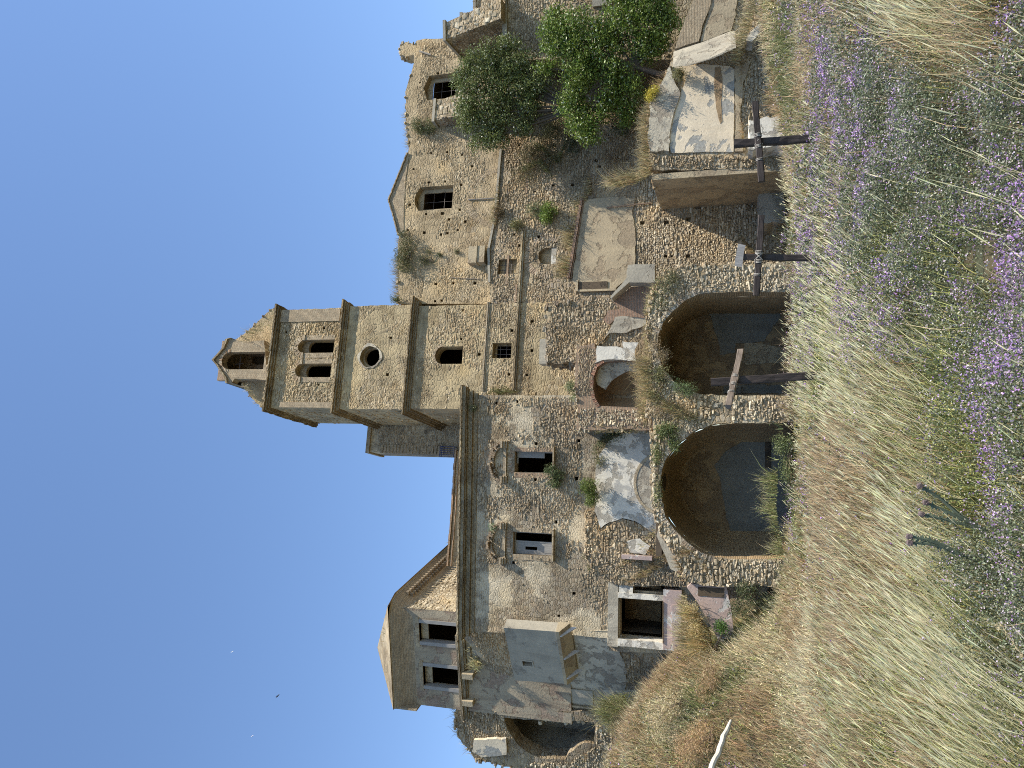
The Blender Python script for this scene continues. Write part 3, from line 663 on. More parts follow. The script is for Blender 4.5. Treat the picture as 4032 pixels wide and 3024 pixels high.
# brick courses under the gable verge and stone ridge tiles
mb = MB(); g1 = PC.szs([(1572, 927), (1551, 847), (1533, 789), (1565, 710), (1607, 605)]); g2 = PC.szs([(1597, 605), (1597, 700), (1597, 789), (1597, 860), (1600, 927)])
slab(mb, PC, [g1[0], g1[1], g1[2], g1[3], g1[4]] + PC.szs([(1612, 610), (1598, 700), (1592, 789), (1590, 850), (1590, 905)]), .06, d=-.03)
mb.build("gable_brickwork", [M['brick_tan']], CH)
mb = MB()
for (p, q) in zip(g1[:-1], g1[1:]):
    n = 9
    for i in range(n):
        f, g = i / n, (i + 1.12) / n; a, z = p[0] + (q[0] - p[0]) * f, p[1] + (q[1] - p[1]) * f; b, y = p[0] + (q[0] - p[0]) * g, p[1] + (q[1] - p[1]) * g; j = random.uniform(-.01, .02)
        mb.box8([PC.W(a, z + j, -.12), PC.W(b, y + j, -.12), PC.W(b, y + j, .9), PC.W(a, z + j, .9), PC.W(a, z + .07 + j, -.12), PC.W(b, y + .07 + j, -.12), PC.W(b, y + .07 + j, .9), PC.W(a, z + .07 + j, .9)], 0, np.array((.36, .29, .2)) * random.uniform(.7, 1.15))
mb.build("verge_tiles", [M['stone']], CH)
for hp, dd in ((h_gc, .45), (w2c, .45)):
    A = np.array(hp); a0, z0 = A.min(0); a1, z1 = A.max(0)
    mb = MB(); mb.quad(*[PC.W(*p) for p in [(a0 + .02, z0, .02), (a0 + .02, z0, .02), (a0 + .02, z0, .02), (a0 + .02, z0, .02)]])
    slab(mb, PC, [(a0 - .0, z0), (a1, z0), (a1, z1 - .05), (a0, z1 - .05)], .1, [[(a0 + .3 * (a1 - a0) * .55, z0 + .05), (a1 - .22, z0 + .05), (a1 - .22, z1 - .45), (a0 + .3 * (a1 - a0) * .55, z1 - .45)]], d=dd)
    mb.build("window_frame", [M['beige_plaster']], CWALL)
    grille(PC, [(a0 + .1, z0), (a1 - .2, z1 - .4)], CWALL, .5, 1, 2, r=.014)
# ledge
mb = MB(); pts = PC.szs([(1930, 1120), (1927, 988), (1952, 862), (1974, 600)])
pts = [(pts[0][0], pts[0][1]), (pts[1][0], pts[1][1]), (pts[2][0], pts[2][1]), (pts[3][0], pts[3][1])]
for p, q in zip(pts[:-1], pts[1:]): cornice(mb, PC, p[0], p[1], q[0], q[1], [(.0, -.14, .42)], .05, 0, .5, .015)
mb.build("ledge", [M['cement']], CH)
# blind relieving arch
mb = MB(); ca, cz = PC.sz(1962, 775); Rr = 1.62
arc = [(ca + Rr * math.cos(t), cz + Rr * 1.02 * math.sin(t)) for t in np.linspace(R(8), R(172), 40)]
voussoirs.flip = True; voussoirs(mb, PC, arc, .38, .08, .015, tones=((.40, .31, .2), (.36, .28, .18), (.43, .34, .23))); voussoirs.flip = False
mb.build("blind_arch", [M['stone']], CH)
# corbelled box
mb = MB(); (al, zb), (ar, _), (_, zt), _ = rect(PC, 1855, 1918, 982, 1046)
mb.pbox(PC, al, ar, zb, zt, -.55, .05); mb.pbox(PC, al - .05, ar + .05, zb + .45, zb + .52, -.6, .02); mb.build("chimney_corbel", [M['beige_plaster']], CH)
mb = MB(); a, z = PC.sz(1870, 1098); mb.tube([PC.W(*PC.sz(1774, 1094), -.05), PC.W(*PC.sz(1892, 1100), -.05)], .02, 6, col=(.25, .2, .15))
mb.build("drain_pipe", [M['iron']], CH)
mb = MB(); mb.tube([PC.W(*PC.sz(1845, 788), -.06), PC.W(*PC.sz(1950, 782), -.06)], .035, 6, col=(.22, .2, .17)); mb.build("drain_pipe", [M['iron']], CH)
# lower church wall: coarser masonry beneath the ledge
PD = PC.off(-.33)
low = PD.szs([(3140, 1196), (1930, 1196), (1927, 988), (1952, 862), (1974, 610), (1985, 500), (1990, 150), (3140, 150)])
niche = archp(PD, 2120, 2190, 975, 1040, .9)
w_c = rect(PD, 1962, 2034, 1020, 1078)
door = archp(PD, 2838, 2970, 742, 806, .3)
hr = [putlog(PD, 2000 + a / 2.765, 500 + b / 2.765, s) for a, b, s in ((493, 635, .17), (703, 628, .22), (290, 705, .15), (1055, 890, .2), (1965, 1005, .25), (1725, 1040, .25), (1465, 1045, .22), (1345, 1420, .25), (1715, 1405, .17), (1960, 1405, .18), (1785, 1408, .15), (125, 1290, .2), (70, 1170, .15), (335, 1195, .2), (520, 1243, .22), (2070, 862, .3), (120, 200, .18), (505, 200, .2), (965, 365, .22), (1000, 430, .18))]
hr += [rect(PD, 3118 / 1.0 - 380, 3138 - 380, 1004, 1030)] if False else []
mb = MB(); holes = [niche, w_c, door] + hr
slab(mb, PD, rough(low, .5, .03), .33, holes)
courses(mb, PD, PD.szs([(2290, 1190), (1935, 1190), (1930, 988), (1965, 862), (1985, 610), (1992, 160), (2600, 160), (2560, 700), (2290, 780)]), holes, (.28, .15), 'mix', .72, 0, .06, seed=9)
courses(mb, PD, PD.szs([(3080, 1150), (2500, 1150), (2510, 700), (3090, 745)]), holes, (.28, .18), 'pale', .85, 0, .07, seed=12)
CLOW = mb.build("lower_church_wall", [M['rubble'], M['stone'], M['dark']], CH)
grille(PD, w_c, CLOW, .2); 
mb = MB(); A = np.array(niche); ca = A[:, 0].mean(); z1 = A[:, 1].max() - .45
arc = [(ca + .95 * math.cos(t), z1 + .95 * math.sin(t)) for t in np.linspace(R(-35), R(200), 40)]
voussoirs.flip = True; voussoirs(mb, PD, arc, .42, .085, .03, tones=((.46, .36, .25), (.38, .28, .19), (.42, .34, .25))); voussoirs.flip = False
mb.build("niche_arch", [M['stone']], CLOW)
mb = MB(); A = np.array(niche); mb.pbox(PD, A[:, 0].min(), A[:, 0].max(), A[:, 1].min(), A[:, 1].max() - .75, .05, .3); mb.build("niche_block", [M['white_plaster']], CH)
mb = MB(); A = np.array(door); mb.quad(*[PD.W(a, z, .26) for a, z in ((A[:, 0].min(), A[:, 1].min()), (A[:, 0].max(), A[:, 1].min()), (A[:, 0].max(), A[:, 1].max()), (A[:, 0].min(), A[:, 1].max()))]); mb.build("door_infill", [M['cement']], CLOW)
# render left on the wall, brown ledge above it, and lime-washed bay
mb = MB(); slab(mb, PD, rough(PD.szs([(2292, 790), (2270, 1000), (2255, 1110), (2290, 1150), (2420, 1140), (2500, 1080), (2505, 960), (2490, 830), (2500, 785), (2400, 778)]), .25, .05), .06, d=-.07)
mb.build("render_patch", [M['beige_plaster']], CH)
mb = MB(); p, q = PD.sz(2238, 1097), PD.sz(2289, 786); cornice(mb, PD, p[0], p[1], q[0], q[1], [(.06, -.12, .22), (-.12, -.2, .12)], .05, 0, .4, .02); mb.build("tiled_ledge", [M['brick_red']], CH)
mb = MB(); slab(mb, PD, rough(PD.szs([(2560, 1040), (2990, 1000), (2995, 900), (2840, 860), (2700, 880), (2620, 930)]), .2, .09), .05, d=-.06); 
mb = MB(); wv = PD.szs([(2255, 1107), (2275, 1107), (2275, 1140), (2255, 1140)])
(al, zb), (ar, _), (_, zt), _ = rect(PD, 2275, 2392, 1112, 1142)
mb.pbox(PD, al - .1, ar + .1, zt - .05, zt + .08, -.2, -.05); mb.pbox(PD, al, ar, zb, zt, -.12, -.075, 1)
mb.pbox(PD, al - .12, al, zb - .5, zt, -.16, -.07); mb.build("walled_up_window", [M['beige_plaster'], M['dark']], CH)
mb = MB(); (al, zb), (ar, _), (_, zt), _ = rect(PD, 2982, 3085, 778, 925); rbox(mb, PD, al, ar, zb, zt, -1.6, .1, amp=.05); mb.build("cement_box", [M['cement']], CH)
mb = MB(); mb.tube([PD.W(*PD.sz(2390, 822), -.15), PD.W(*PD.sz(2500, 810), -.15), PD.W(*PD.sz(2565, 803), -.12)], .035, 6, col=(.3, .2, .13)); mb.build("rusty_pipe", [M['iron']], CH)
for (x, y0, y1) in ((2002, 1005, 1120), (2081, 620, 760), (2150, 560, 700), (2033, 1120, 1190)):
    a, z = PD.sz(x, y0); b, _ = PD.sz(x, y1)
    mb = MB(); mb.pbox(PD, min(a, b), max(a, b), z - .05, z + .05, -.04, .05); mb.build("brick_course", [M['brick']], CH)
PTL = PB.off(-.04)

# ---------------------------------------------------------------- right: buttressed wall (nearer) 
PR = Plane.through(PC.off(-2.6).hit(2000, 150), -3)
BW = thing("buttressed_wall", "pale rubble retaining wall with stepped buttress at the right behind the trees", "wall", PR.W(PR.sz(2300, 100)[0], -2, 0))
mb = MB(); poly = PR.szs([(3100, 233), (2000, 235), (1995, 215), (1990, -260), (3100, -260)])
slab(mb, PR, rough(poly, .5, .03), 2.5, []); courses(mb, PR, PR.szs([(2640, 225), (2005, 225), (2000, -240), (2640, -240)]), [putlog(PR, 2152, 30)], (.28, .17), 'mix', .95, 0, .055, seed=20)
mb.build("rubble_wall", [M['rubble_pale'], M['stone']], BW)
mb = MB(); p, q = PR.sz(1990, 190), PR.sz(1984, -200); cornice(mb, PR, p[0], p[1], q[0], q[1], [(.12, -.16, .12)], .4, 0, 1.5, .01); mb.build("concrete_beam", [M['cement']], BW)
def buttress(name, par, pl, top, bot, dep_t, dep_b, back, pal='pale', label=None):
    """raked buttress: top/bot = (x, y_right, y_left) edges of its front face"""
    (at1, zt) = pl.sz(top[0], top[1]); (at0, _) = pl.sz(top[0], top[2]); (ab1, zb) = pl.sz(bot[0], bot[1]); (ab0, _) = pl.sz(bot[0], bot[2])
    P = [pl.W(ab0, zb, -dep_b), pl.W(ab1, zb, -dep_b), pl.W(ab1, zb, back), pl.W(ab0, zb, back), pl.W(at0, zt, -dep_t), pl.W(at1, zt, -dep_t), pl.W(at1, zt, back), pl.W(at0, zt, back)]
    mb = MB(); mb.box8(P, 0)
    n = int((zt - zb) * (ab1 - ab0) * 9); f = rng.random(n); g = rng.random(n)
    A = (ab0 + (at0 - ab0) * f) + ((ab1 - ab0) + ((at1 - at0) - (ab1 - ab0)) * f) * g; Zc = zb + (zt - zb) * f; Dd = -(dep_b + (dep_t - dep_b) * f)
    S = np.stack([rng.uniform(.07, .2, n), np.full(n, .05), rng.uniform(.06, .14, n)], 1)
    add_stones(mb, pl.WA(A, Zc, Dd), S, (pl.d, pl.n, Z), palette(pal, n), 1)
    m2 = int(n * .8); f = rng.random(m2); Dd = -(dep_b + (dep_t - dep_b) * f) + rng.random(m2) * (back + .8) ; A = ab0 + (at0 - ab0) * f
    S = np.stack([np.full(m2, .05), rng.uniform(.07, .2, m2), rng.uniform(.06, .14, m2)], 1)
    add_stones(mb, pl.WA(A, zb + (zt - zb) * f, np.minimum(Dd, back)), S, (pl.d, pl.n, Z), palette('dark', m2), 1)  # flank stones darker than the front: shade painted into their colour
    o = mb.build(name, [M['rubble_pale'], M['stone']], par)
    mb = MB(); mb.box8([pl.W(at0 - .12, zt, -dep_t - .12), pl.W(at1 + .12, zt, -dep_t - .12), pl.W(at1 + .12, zt, back), pl.W(at0 - .12, zt, back), pl.W(at0 - .12, zt + .17, -dep_t - .12), pl.W(at1 + .12, zt + .17, -dep_t - .12), pl.W(at1 + .12, zt + .17, back), pl.W(at0 - .12, zt + .17, back)])
    mb.build("coping", [M['cement']], o if False else par)
buttress("buttress", BW, PR, (1762, 95, 160), (1990, 18, 98), .25, .95, 2.8)
buttress("buttress", BW, PR, (1816, 50, 92), (1992, -10, 20), -.3, .2, 2.8, 'pale')
buttress("buttress", BW, PR, (1862, -160, 40), (1992, -180, 0), -.5, -.2, 2.8, 'pale')
buttress("church_buttress", CH, PC, (1735, 422, 497), (1985, 380, 480), .7, 1.6, .1)
mb = MB(); mb.tube([PC.W(*PC.sz(1655, 206), -.12), PC.W(*PC.sz(1700, 220), -.12)], .06, 7, col=(.3, .26, .2)); mb.build("overflow_pipe", [M['iron']], CH)
# window slab glimpsed over the right tree
mb = MB(); (al, zb), (ar, _), (_, zt), _ = rect(PR, 2335, 2412, -60, 28); mb.pbox(PR, al, ar, zb, zt, -.25, .1); mb.build("plastered_window", [M['cement']], BW)

# ---------------------------------------------------------------- convent
CV_ = thing("convent", "long rubble stone convent front under a heavy cornice with two arched hooded windows", "convent", PA.W(PA.sz(2300, 2000)[0], -2.5, 0))
w1 = rect(PA, 2026, 2180, 1779, 1862); w2_ = rect(PA, 2019, 2177, 2097, 2186)
fr = rect(PA, 2440, 2612, 2356, 2518)
bay = rect(PA, 2498, 2680, 2296, 2330)
hh = [putlog(PA, 1800 + a / 2.765, 1500 + b / 2.765) for a, b in ((430, 240), (860, 683), (1325, 650), (850, 1075), (1078, 1535), (655, 225), (1300, 1065))] + [putlog(PA, 1400 + a / 2.765, 1950 + b / 2.765, .13) for a, b in ((1242, 910), (1242, 1252), (1720, 735))] + [putlog(PA, 2260, 2337, .16), putlog(PA, 2200, 2425, .12)]
out = PA.szs([(2600, 1558), (1832, 1556), (1822, 2484), (2200, 2498), (2390, 2512), (2392, 2562), (3200, 2600), (3200, 2240), (2600, 2225)])
mb = MB(); slab(mb, PA, rough(out, .4, .02), .75, [w1, w2_, fr, bay] + hh)
holes = [w1, w2_, fr, bay] + hh
courses(mb, PA, PA.szs([(2290, 1562), (1880, 1562), (1880, 2220), (2290, 2220)]), holes, (.25, .14), 'mix', .62, 0, .055, seed=30, cscale=.4)
courses(mb, PA, PA.szs([(2440, 2235), (1880, 2235), (1880, 2480), (2430, 2480)]), holes, (.25, .13), 'mix', .3, 0, .04, seed=33, cscale=.5)
(aL, _), (aR, _) = PA.sz(2100, 2484), PA.sz(2100, 1560)
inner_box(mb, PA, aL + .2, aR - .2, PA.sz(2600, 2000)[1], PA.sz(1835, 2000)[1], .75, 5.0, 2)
mb.pbox(PA, PA.sz(2600, 2150)[0], aR, PA.sz(2600, 2000)[1] - .35, PA.sz(2600, 2000)[1] - .1, -3.2, .7, 2)  # terrace slab, out of sight, put in to block light above the vaults
# right return wall of the convent
mb.quad(PA.W(aR + .02, PA.sz(2600, 1600)[1] - .3, 0.02), PA.W(aR + .02, PA.sz(2600, 1600)[1] - .3, 5.2), PA.W(aR + .02, PA.sz(1832, 1560)[1], 5.2), PA.W(aR + .02, PA.sz(1832, 1560)[1], .02), 0)
mb.quad(PA.W(aL, PA.sz(1825, 2000)[1], 0), PA.W(aR, PA.sz(1825, 2000)[1], 0), PA.W(aR, PA.sz(1825, 2000)[1], 5.2), PA.W(aL, PA.sz(1825, 2000)[1], 5.2), 0)
CVW = mb.build("front_wall", [M['convent'], M['stone'], M['dark']], CV_)
mb = MB(); p, q = PA.sz(1810, 2484), PA.sz(1826, 1552)
cornice(mb, PA, p[0], p[1], q[0], q[1], [(.04, -.05, .46), (-.05, -.24, .38), (-.24, -.30, .28), (-.30, -.50, .14), (-.50, -.56, .19), (-.56, -.8, .05)], .1, 0, .3, .022, ret=True)
mb.build("cornice", [M['cornice']], CV_)
# hood mouldings over the two windows
def hood(yc, yl, yr, xt, xb, xa, par):
    mb = MB(); a0, z0 = PA.sz(xt, yl); a1, _ = PA.sz(xt, yr); cx = (a0 + a1) / 2; zb = PA.sz(xb, yc)[1]
    for s0, s1 in ((a0, cx - .72), (cx + .72, a1)): cornice(mb, PA, s0, z0, s1, z0, [(0, -.1, .36), (-.1, -.2, .28), (-.2, -.3, .16)], .02, 1, .5, .012)
    cornice(mb, PA, a0 + .15, z0 - .1, a1 - .15, z0 - .1, [(0, -.16, .14)], .02, 1, .6, .01)
    za = PA.sz(xa, yc)[1]; r = .95
    arc = [(cx + r * math.cos(t), za - .74 + .76 * math.sin(t)) for t in np.linspace(R(2), R(178), 24)]
    voussoirs.flip = True; voussoirs(mb, PA, arc, .12, .1, .34, tones=((.36, .28, .19), (.30, .23, .16)))
    arc = [(cx + (r - .16) * math.cos(t), za - .74 + .62 * math.sin(t)) for t in np.linspace(R(2), R(178), 24)]
    voussoirs(mb, PA, arc, .13, .1, .22, tones=((.33, .26, .18), (.38, .3, .2))); voussoirs.flip = False
    mb.build("window_hood", [M['stone'], M['brick_tan']], par)
hood(1818, 1900, 1736, 1975, 2000, 1938, CVW); hood(2140, 2218, 2056, 1971, 1995, 1931, CVW)
def lintel_arch(hp, par, pl=PA, rise=.16, out_=.24):
    A = np.array(hp); a0, z0 = A.min(0); a1, z1 = A.max(0)
    arc = [(a0 + (a1 - a0) * (1 - f), z1 + rise * math.sin(math.pi * f)) for f in np.linspace(0, 1, 10)]
    mb = MB(); voussoirs.flip = True; voussoirs(mb, pl, arc, out_, .08, .02); voussoirs.flip = False
    slab(mb, pl, [(a0, z1 - .02), (a1, z1 - .02)] + arc[::1], .1, d=.02, mat=1); mb.build("window_lintel", [M['stone'], M['brown_plaster']], par)
lintel_arch(w1, CVW); lintel_arch(w2_, CVW)
def sill(pl, hp, par, proj=.22, ext=.14, th=.07, mat='beige_plaster'):
    A = np.array(hp); a0, z0 = A.min(0); a1, _ = A.max(0); mb = MB(); mb.pbox(pl, a0 - ext, a1 + ext, z0 - th, z0 + .004, -proj, .3); mb.build("window_sill", [M[mat]], par)
sill(PA, w1, CVW, .25, .28, .05); sill(PA, w2_, CVW, .22, .22)
for hp in (w1, w2_):       # brick dressed jambs
    A = np.array(hp); a0, z0 = A.min(0); a1, z1 = A.max(0); 
    for q0, q1, dq in ((a0 - .26, a0, -.02), (a1, a1 + .2, -.012)): mb = MB(); mb.pbox(PA, q0, q1, z0, z1, dq, .3); mb.build("window_jamb", [M['brick_tan'] if hp is w2_ else M['brick']], CVW)
def joinery(pl, hp, par, d, left_panel=True):
    A = np.array(hp); a0, z0 = A.min(0); a1, z1 = A.max(0); t = .07
    f = MB(); f.pbox(pl, a0, a0 + t, z0, z1, d, d + .08); f.pbox(pl, a1 - t, a1, z0, z1, d, d + .08); f.pbox(pl, a0 + t, a1 - t, z1 - t, z1, d, d + .08); m_ = a0 + (a1 - a0) * .52; f.pbox(pl, m_, m_ + t, z0, z1 - t, d, d + .08)
    fo = f.build("window_frame", [M['shutter']], par)
    s = MB(); b0, b1 = a0 + t, m_; zz = z0 + (z1 - z0) * .42
    hol = [(b0 + .14, zz), (b0 + .3, zz), (b0 + .3, zz + .62), (b0 + .14, zz + .62)]
    slab(s, pl, [(b0, z0), (b1, z0), (b1, z1 - t), (b0, z1 - t)], .04, [hol], d=d + .02)
    s.pbox(pl, b0 + .03, b1 - .04, z0 + .08, z0 + .5, d + .005, d + .02)
    so_ = s.build("window_shutter", [M['shutter']], fo)
joinery(PA, w2_, CV_, .28)
mb = MB(); A = np.array(w1); a0, z0 = A.min(0); a1, z1 = A.max(0)
mb.pbox(PA, a1 - .32, a1 - .05, z0 + .55, z1 - .05, .3, .36); mb.pbox(PA, a1 - .62, a1 - .3, z1 - .12, z1 - .03, .3, .38); mb.pbox(PA, a1 - .06, a1, z0, z1, .25, .36); mb.build("broken_shutter", [M['shutter']], CV_)
# square bay with plastered frame
A = np.array(fr); a0, z0 = A.min(0); a1, z1 = A.max(0)
mb = MB(); rbox(mb, PA, a0 - .33, a0, z0 - .02, z1 + .05, -.28, .5, amp=.02); mb.build("frame_post", [M['white_plaster']], CV_)
mb = MB(); mb.pbox(PA, a1, a1 + .25, z0 - .4, z1 + .05, -.26, .5); (al, _), (ar, _) = PA.sz(2450, 2352), PA.sz(2450, 2298); zt_, zb_ = PA.sz(2440, 2330)[1], PA.sz(2494, 2330)[1]
mb.pbox(PA, a1 + .25, ar, zb_, zt_, -.24, .4); mb.build("frame_post", [M['white_plaster']], CV_)
mb = MB(); mb.pbox(PA, a0 - .4, a1 + .95, z1 + .05, z1 + .55, -.22, .3); mb.build("frame_lintel", [M['grey_plaster']], CV_)
mb = MB(); zb_ = PA.sz(2685, 2430)[1]; mb.pbox(PA, a0 - .3, a1 + .55, zb_, z0 - .02, -.34, .4); mb.pbox(PA, a0 + .0, a1 - .1, zb_ + .0, z0 - .45, -.5, -.34); mb.build("parapet_panel", [M['pink_plaster']], CV_)
mb = MB(); mb.pbox(PA, a0 - .0, a1 + .0, z0 - .02, z0 + .0, -.4, .0); mb.quad(PA.W(a0 - .2, z0 - .5, .4), PA.W(a1 + .6, z0 - .5, .4), PA.W(a1 + .6, z0 - .5, 3.4), PA.W(a0 - .2, z0 - .5, 3.4)); mb.quad(PA.W(a0 - .2, z0 - .5, .02), PA.W(a0 - .2, z0 - .5, 3.4), PA.W(a0 - .2, z1 + .2, 3.4), PA.W(a0 - .2, z1 + .2, .02)); mb.quad(PA.W(a0 - .2, z0 - .5, 3.4), PA.W(a1 + .6, z0 - .5, 3.4), PA.W(a1 + .6, z1 + .2, 3.4), PA.W(a0 - .2, z1 + .2, 3.4)); mb.build("bay_back_wall", [M['brown_plaster']], CV_)
# little rusted lamp arms beneath the sill and stone brackets
for y in (2085, 2108):
    a, z = PA.sz(2180, y); mb = MB(); mb.tube([PA.W(a, z, -.0), PA.W(a - .02, z - .04, -.45)], .015, 5, col=(.1, .08, .07)); mb.build("sill_bracket", [M['iron']], CV_)

# long roof wall seen over the cornice
PX = PA.off(6.0)
BK = thing("rear_roof_wall", "long low tiled wall of a rear wing rising just above the convent cornice", "wall", PX.W(PX.sz(1850, 2000)[0], -2, 0))
mb = MB(); slab(mb, PX, rough(PX.szs([(2300, 1776), (1800, 1776), (1794, 1850), (1786, 2000), (1768, 2226), (2300, 2260)]), .4, .02), 1.0); mb.build("wall", [M['church']], BK)
mb = MB(); L_ = PX.szs([(1799, 1772), (1793, 1850), (1784, 2000), (1766, 2228)])
for p, q in zip(L_[:-1], L_[1:]): cornice(mb, PX, q[0], q[1], p[0], p[1], [(.1, .0, .12), (-.14, -.2, .08)], 1.2, 0, .35, .02)
mb.build("roof_tiles", [M['brick']], BK)
# rear stair turret left of the tower
PT = PB.off(6.2)
TU = thing("rear_turret", "narrow brick turret with notched corner strip standing behind the tower's left flank", "turret", PT.W(PT.sz(1800, 1740)[0], -2, 0))
(al, zb), (ar, _), (_, zt), _ = rect(PT, 1466, 1850, 1560, 1784)
mb = MB(); slab(mb, PT, [(al, zb - 3), (ar, zb - 3), (ar, zt), (al, zt)], 2.2); courses(mb, PT, [(al, zb), (ar, zb), (ar, zt - .5), (al, zt - .5)], [], (.25, .14), 'mix', .5, 0, .03); mb.build("wall", [M['convent'], M['stone']], TU)
mb = MB(); mb.pbox(PT, al - .1, ar, zt, zt + .25, -.15, 2.3); n = 26
for i in range(n):
    z = zb + (zt - .7 - zb) * i / n; mb.pbox(PT, al - .06, al + .5, z, z + (zt - zb) / n * .55, -.05, .05)
mb.build("notched_quoins", [M['brick_tan']], TU)
RL = thing("balcony_railing", "small dark blue iron balcony railing high on the rear turret", "railing", PT.W(al - .3, zb, -.5)); mb = MB()
(rl, rzb), (rr_, _), (_, rzt), _ = rect(PT, 1743, 1798, 1762, 1802)
for z in (rzb, rzt, rzt - .12): mb.tube([PT.W(rl, z, -.5), PT.W(rr_, z, -.5), PT.W(rr_, z, .0)], .022, 5, col=(.03, .05, .14))
for f in np.linspace(0, 1, 6): mb.tube([PT.W(rl + (rr_ - rl) * f, rzb, -.5), PT.W(rl + (rr_ - rl) * f, rzt, -.5)], .015, 5, col=(.03, .05, .14))
mb.tube([PT.W(rl, rzb, -.5), PT.W(rl, rzb, .3)], .02, 5, col=(.03, .05, .14)); mb.build("rail", [M['iron']], RL)

# ---------------------------------------------------------------- upper block on the convent (hipped roof)
PU = Plane.through(PA.off(1.3).hit(1700, 2402), -7)
UB = thing("upper_house", "upper storey house with deep curved brick eaves and two dark windows over the convent cornice", "house", PU.W(PU.sz(1800, 2550)[0], 8, 0))
(aL, _), (aR, _) = PU.sz(1700, 2781), PU.sz(1700, 2402); zT = PU.sz(1560, 2500)[1]; zB = 8.0
wa = rect(PU, 1652, 1830, 2456, 2536); wb = rect(PU, 1668, 1835, 2626, 2710)
mb = MB(); slab(mb, PU, [(aL, zB), (aR, zB), (aR, zT), (aL, zT)], .5, [wa, wb])
inner_box(mb, PU, aL + .2, aR - .2, zB, zT, .5, 4.5, 2)
DP = 11.0
def sq(a, d0, d1, z0, z1, m=0): mb.add([PU.W(a, z0, d0), PU.W(a + .0, z0, d1), PU.W(a, z1, d1), PU.W(a, z1, d0)], [[0, 1, 2, 3]], m, uv=[(d0, z0), (d1, z0), (d1, z1), (d0, z1)])
sq(aL, .5, DP, zB, zT); mb.add([PU.W(aL, zB, DP), PU.W(aR, zB, DP), PU.W(aR, zT, DP), PU.W(aL, zT, DP)], [[0, 1, 2, 3]], 0)
mb.build("front_wall", [M['house_render'], M['stone'], M['dark']], UB)
mb = MB(); sq(aR + .01, .0, DP, zB, zT, 0)
n = 1500; dd = rng.uniform(.1, DP, n); zz = rng.uniform(zB + 4, zT - .2, n)
k = (dd > 3.0) | (dd < 1.2)
S = np.stack([rng.uniform(.02, .05, n), rng.uniform(.07, .17, n), rng.uniform(.05, .09, n)], 1)
kk = k & (fbm(dd * .6, zz * .8, 4) < .62)
add_stones(mb, PU.WA(np.full(n, aR + .01), zz, dd)[kk], S[kk], (PU.d, PU.n, Z), palette('pale', n)[kk], 1)
mb.build("side_wall", [M['rubble_pale'], M['stone']], UB)
# eaves: courses of corbelled brick stepping outward, mitred round the corner
mb = MB(); prof = [(-1.05, .0), (-.85, .05), (-.68, .12), (-.50, .22), (-.33, .34), (-.16, .45), (-.05, .52), (.0, .54), (.06, .56)]
def ering(z, p):
    r = .55 + p; pts = [(aL - .08, -p)]
    for k in range(7): t = -math.pi / 2 + math.pi / 2 * k / 6; pts.append((aR - .55 + r * math.cos(t), .55 + r * math.sin(t)))
    pts.append((aR + p, DP)); return [PU.W(a, z, d) for a, d in pts]
for (z0, p0), (z1, p1) in zip(prof[:-1], prof[1:]):
    r0, r1 = ering(zT + z0, p0), ering(zT + z1, p1); acc = 0
    for k in range(len(r0) - 1):
        e = (Vector(r0[k + 1]) - Vector(r0[k])).length; mb.add([r0[k], r0[k + 1], r1[k + 1], r1[k]], [[0, 1, 2, 3]], 0, uv=[(acc, z0), (acc + e, z0), (acc + e, z1 + .05), (acc, z1 + .05)]); acc += e
rt = ering(zT + .06, .56); rt2 = ering(zT + .12, .60)
for k in range(len(rt) - 1): mb.quad(rt[k], rt[k + 1], rt2[k + 1], rt2[k]); 
mb.pbox(PU, aL - .1, aL, zT - 1.2, zT + .12, -.5, DP)
mb.build("eaves", [M['brick_tan']], UB)
mb = MB()
for dd_ in np.arange(.3, DP, .34):
    if dd_ > .9: mb.pbox(PU, aR + .1, aR + .50, zT - .42, zT - .28, dd_, dd_ + .17, 0, np.array((.25, .20, .14)) * random.uniform(.8, 1.2)); mb.pbox(PU, aR + .05, aR + .36, zT - .62, zT - .48, dd_ + .1, dd_ + .24, 0, np.array((.25, .20, .14)) * random.uniform(.8, 1.2))
tag(mb.build("eaves_brackets", [M['stone']], UB), kind="stuff")
mb = MB(); e = .66; pu3 = PU.off(3.2); apz = pu3.sz(1487, 2574); ap = PU.W(apz[0], apz[1], 3.2); ap2 = PU.W(apz[0], apz[1] - .1, DP - 3.2)
c4 = [PU.W(aL - .1, zT + .1, -e), PU.W(aR + .3, zT + .1, -e), PU.W(aR + e, zT + .1, DP + e), PU.W(aL - .1, zT + .1, DP + e)]; mb.quad(PU.W(aR + .3, zT + .1, -e), PU.W(aR + e, zT + .1, .3), PU.W(aR + e, zT + .1, DP + e), PU.W(aR + .3, zT + .1, -e))
mb.quad(c4[0], c4[1], ap, ap); mb.quad(c4[1], c4[2], ap2, ap); mb.quad(c4[2], c4[3], ap2, ap2); mb.quad(c4[3], c4[0], ap, ap2); mb.build("hipped_roof", [M['cornice']], UB)
for hp in (wa, wb):
    A = np.array(hp); a0, z0 = A.min(0); a1, z1 = A.max(0); t = .14
    for q0, q1 in ((a0 - t, a0 + .05), (a1 - .05, a1 + t)): mb = MB(); mb.pbox(PU, q0, q1, z0, z1, -.05, .3); mb.build("window_jamb", [M['shutter']], UB)
    mb = MB(); mb.pbox(PU, a0 - .25, a1 + .25, z1, z1 + .22, -.06, .3); mb.build("window_lintel", [M['beige_plaster']], UB)
    mb = MB(); mb.pbox(PU, a0 + .1, a1 - .1, z1 - .42, z1, .25, .32); mb.build("roller_box", [M['beige_plaster'], M['shutter']], UB)

